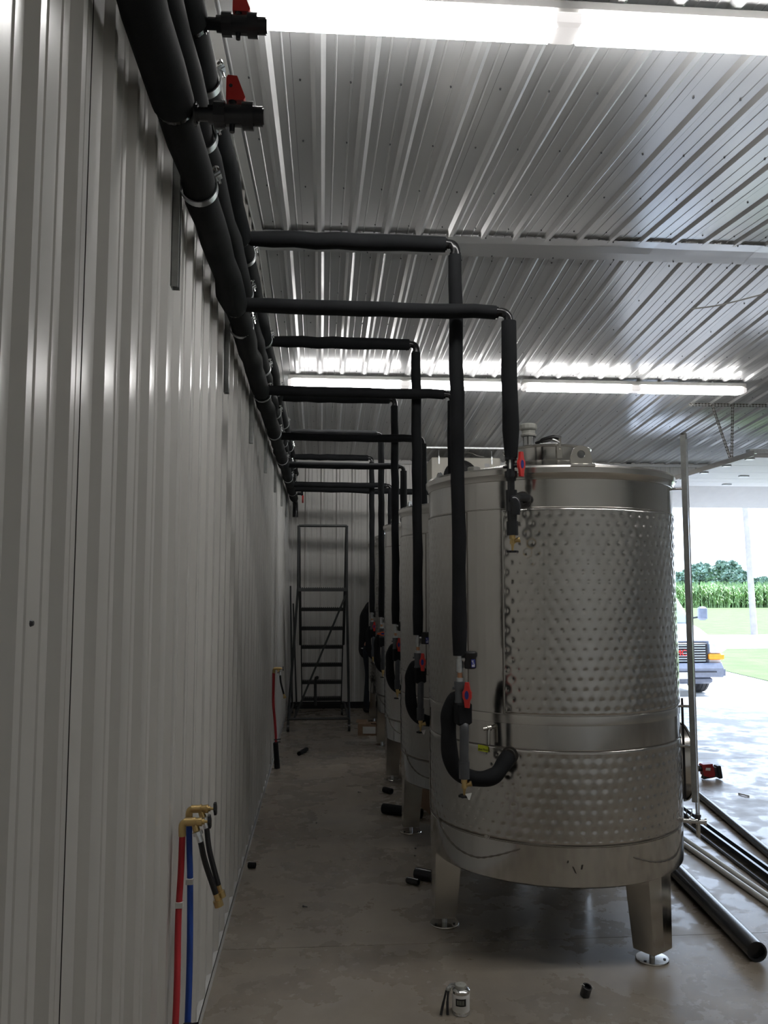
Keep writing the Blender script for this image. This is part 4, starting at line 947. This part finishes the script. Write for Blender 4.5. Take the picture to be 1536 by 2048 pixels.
blob([([P3(.13, 0, 1.70), P3(.10, 0, 1.66), P3(.085, 0, 1.60)], [.098, .092, .066])], 'hair', 'hair')
for s_ in (-1, 1):
    blob([([P3(-.05, s_ * .10, .05), P3(.05, s_ * .10, .045), P3(.15, s_ * .10, .035)], [.045, .045, .034])], 'shoe', 'blk')
    MB().sphere(P3(.150, s_ * .088, 1.635), .022, 10, (.9, .4, 1.3)).build('ear', 'skin', pr)
    MB().sphere(P3(.232, s_ * .032, 1.648), .011, 10).build('eye', 'paper', pr)

# ------------------------------------------------------------------ things on the floor
bx = thing('cardboard_box', (1.07, 10.0, 0), 'small brown cardboard box on the floor beside the ladder', 'box')
MB().box((1.07, 10.0, .065), (.26, .2, .13), rz=R(-8)).build('carton', 'card', bx, smooth=False)
MB().box((1.06, 9.896, .062), (.15, .004, .08), rz=R(-8)).build('shipping_label', 'paper', bx, smooth=False)
MB().box((.98, 10.10, .136), (.13, .1, .004), rz=R(-8), rx=R(12)).box((1.15, 9.94, .136), (.13, .1, .004), rz=R(-8), rx=R(-10)).build('flap', 'card', bx, smooth=False)
for i, (x, y, w) in enumerate(((1.42, 6.64, .24), (1.44, 8.06, .3))):
    o = MB().box((x, y, .09), (w, .3, .18), rz=.2).build('storage_carton', 'card', None, smooth=False, loc=(x, y, 0)); tag(o, ['brown carton under the second tank behind its front leg', 'brown carton under the third tank, mostly in shadow'][i], 'box')
def scrap(p0, p1, r, mat, label, cat='pipe scrap', name='pipe_scrap', hollow=.72, grp='short pipe and sleeve scraps on the floor'):
    a, b = Vector(p0), Vector(p1); c = (a + b) / 2
    o = MB().tube([a, a.lerp(b, .1), a.lerp(b, .9), b], [r * .97, r, r, r * .97], 18, hollow=hollow).build(name, mat, None, loc=tuple(c)); return tag(o, label, cat, grp)
scrap((.27, 8.78, .022), (.345, 9.02, .022), .022, 'foam', 'short black sleeve offcut in the middle of the far aisle')
scrap((1.03, 7.19, .024), (1.09, 7.12, .024), .024, 'foam', 'stubby black sleeve offcut near the third tank leg')
scrap((.975, 6.54, .038), (1.25, 6.36, .038), .038, 'foam', 'longest black foam sleeve offcut lying by the second tank leg')
scrap((1.065, 5.09, .034), (1.155, 5.02, .034), .034, 'pvcb', 'larger dark pipe coupling on the floor left of the nearest tank leg')
scrap((1.005, 5.02, .019), (1.065, 4.97, .019), .019, 'pvcb', 'smaller dark pipe nipple touching the larger coupling')
scrap((.050, 5.36, .017), (.095, 5.35, .017), .017, 'foam', 'short black sleeve piece against the left wall base')
nip = thing('pipe_nipple', (1.62, 3.61, 0), 'small dark pipe ring standing alone on the near floor', 'pipe scrap')
MB().tube([(1.618, 3.62, .004), (1.625, 3.605, .045)], .021, 18, hollow=.75).build('ring', 'pvcb', nip); MB().tube([(1.60, 3.615, .048), (1.605, 3.605, .056), (1.612, 3.60, .05)], .0015, 5).build('paper_shred', 'paper', nip)
for i, (x, y) in enumerate(((.40, 4.70), (.81, 7.2), (.46, 6.30), (1.12, 5.65), (1.10, 5.5))):
    o = MB().steps((x, y, .004), (1, .2 * i - .4, 0), [(.006, .006, .006), (.022 if i < 2 else .008, .003, .002)], 8).build('loose_screw', 'screw', None, loc=(x, y, 0)); tag(o, ['dark screw lying near the left wall, closest to the camera', 'dark screw in the middle of the aisle near the third tank', 'tiny screw in the aisle beyond the wall faucet', 'tiny dark screw beside the second tank, farther of two', 'tiny dark screw beside the second tank, nearer of two'][i], 'screw', 'loose screws on the concrete floor')
# can and pliers
cn = thing('metal_can', (1.07, 3.52, 0), 'small metal cement can with dark label on the near floor', 'can')
MB().lathe([(.002, 0), (.034, 0), (.036, .003), (.035, .006), (.035, .088), (.036, .092), (.030, .098), (.024, .100)], (1.07, 3.52, 0), 36).build('can_body', 'chrome', cn)
MB().lathe([(.0353, .014), (.0356, .015), (.0356, .080), (.0353, .081)], (1.07, 3.52, 0), 36).build('can_label', 'paper', cn)
MB().lathe([(.0358, .040), (.0361, .041), (.0361, .068), (.0358, .069)], (1.07, 3.52, 0), 20, R(-135), R(-65)).build('label_block', 'ink', cn)
for k, a in enumerate((-122, -112, -102, -92, -82)):
    nn = Vector((math.cos(R(a)), math.sin(R(a)), 0)); tt = Vector((-nn.y, nn.x, 0)); MB().prism([(-.0012, -.008), (.0012, -.008), (.0012, .009), (-.0012, .009)], Vector((1.07, 3.52, .054)) + nn * .0364, tt, (0, 0, 1), .0004).build('label_print', 'greyplastic', cn, smooth=False)
MB().lathe([(.024, .098), (.024, .108), (.022, .112), (.002, .113)], (1.07, 3.52, 0), 24).build('can_lid', 'greyplastic', cn)
pl = thing('pliers', (1.03, 3.54, 0), 'steel pliers leaning against the small metal can', 'pliers')
for dx, e in ((-.028, -.02), (.0, .012)): MB().tube(bez([(1.012 + dx, 3.50, .004), (1.014 + dx * .6, 3.515, .045), (1.020 + dx * .3, 3.53, .085)], 5), [.0055] * 6 + [.0045] * 5, 8).build('grip', 'blk', pl)
MB().sphere((1.020, 3.530, .090), .011, 12, (1, .5, 1)).build('pivot', 'zinc', pl)
for k_ in (-1, 1): MB().tube(bez([(1.020, 3.530, .092), (1.032, 3.530 + .002 * k_, .104 + .003 * k_), (1.046, 3.522, .109 + .004 * k_)], 4), [.007] * 4 + [.005] * 5, 8).build('jaw', 'zinc', pl)
# long stock on the floor at right
def stock(p0, p1, r, mat, label, hollow=.82, n=20):
    a, b = Vector(p0), Vector(p1); o = MB().tube([a, b], r, n, hollow=hollow).build('floor_pipe', mat, None, loc=tuple((a + b) / 2)); return tag(o, label, 'pipe', 'long pipes lying on the floor beside the tanks')
stock((2.516, 3.869, .047), (2.76, 6.6, .047), .046, 'pvcb', 'thick shiny black pipe with open end beside the nearest tank leg')
d0 = Vector((2.925, 5.55, 0)); d1 = Vector((2.94, 3.7, 0))
stock((2.915, 7.0, .017), (2.935, 3.6, .017), .017, 'conduit', 'nearer of two white plastic pipes lying side by side')
stock((2.968, 7.1, .017), (2.988, 3.7, .017), .017, 'conduit', 'farther of two white plastic pipes lying side by side')
uc = thing('strut_channel', (3.2, 5.2, 0), 'black slotted strut channel lying between the white and thin black pipes', 'channel')
a = Vector((3.29, 6.9, 0)); b = Vector((3.09, 3.9, 0)); d = (b - a); L = d.length; an = math.atan2(-d.x, d.y) ; c = (a + b) / 2
mb = MB(); si = Vector((-d.y, d.x, 0)).normalized()
mb.box(c + Vector((0, 0, .003)), (.075, L, .005), rz=an); mb.box(c + si * .037 + Vector((0, 0, .028)), (.004, L, .05), rz=an); mb.box(c - si * .037 + Vector((0, 0, .028)), (.004, L, .05), rz=an)
mb.box(c + si * .029 + Vector((0, 0, .052)), (.018, L, .004), rz=an); mb.box(c - si * .029 + Vector((0, 0, .052)), (.018, L, .004), rz=an); mb.build('channel_body', 'pvcb', uc, smooth=False)
stock((3.21, 6.9, .012), (3.01, 3.9, .012), .011, 'pvcb', 'thin black rod lying tight against the strut channel')
stock((3.66, 7.15, .027), (3.17, 4.0, .027), .027, 'pvcb', 'slim black pipe lying farthest right across the bright floor')
# cordless tool
ct_ = thing('cordless_saw', (4.0, 7.46, 0), 'red and black cordless power tool on the floor near the doorway', 'power tool')
MB().prism([(-.055, .035), (-.07, .125), (-.058, .135), (.03, .14), (.05, .05), (.045, .03), (.0, .02)], (4.0, 7.46, 0), (1, 0, 0), (0, 0, 1), .07).build('motor_housing', 'toolred', ct_)
MB().prism([(-.055, .0), (-.045, .03), (.0, .024), (.055, .03), (.06, .10), (.075, .105), (.07, .02), (.02, .01)], (4.0, 7.46, .004), (1, 0, 0), (0, 0, 1), .06).build('base_shell', 'blk', ct_)
MB().box((4.095, 7.46, .065), (.035, .08, .115), ry=R(-8), bev=.006).build('battery', 'blk', ct_)
MB().tube(bez([(3.94, 7.46, .095), (3.89, 7.46, .09), (3.855, 7.46, .06), (3.84, 7.46, .025)], 5), [.026] * 8 + [.022] * 8, 12).build('grip', 'blk', ct_)
MB().prism([(-.025, -.012), (.02, -.014), (.024, .010), (-.02, .012)], (3.985, 7.423, .095), (1, 0, 0), (0, 0, 1), .002).build('side_mark', 'paper', ct_)
ch = MB().tube(bez([(3.995, 6.90, .006), (4.01, 6.85, .008), (4.04, 6.81, .006)], 4), .006, 8).build('plastic_offcut', 'conduit', None, loc=(4.01, 6.85, 0)); tag(ch, 'small white curved offcut on the floor below the power tool', 'scrap')
cb = MB().tube(bez([(3.40, 6.2, 3.93), (3.6, 6.1, 3.935), (3.87, 5.92, 3.97)], 6), .006, 8).build('ceiling_rail', 'conduit', None, loc=(3.6, 6.1, 3.95)); tag(cb, 'thin white rod hanging under the ceiling near the ridge, far right', 'rod')
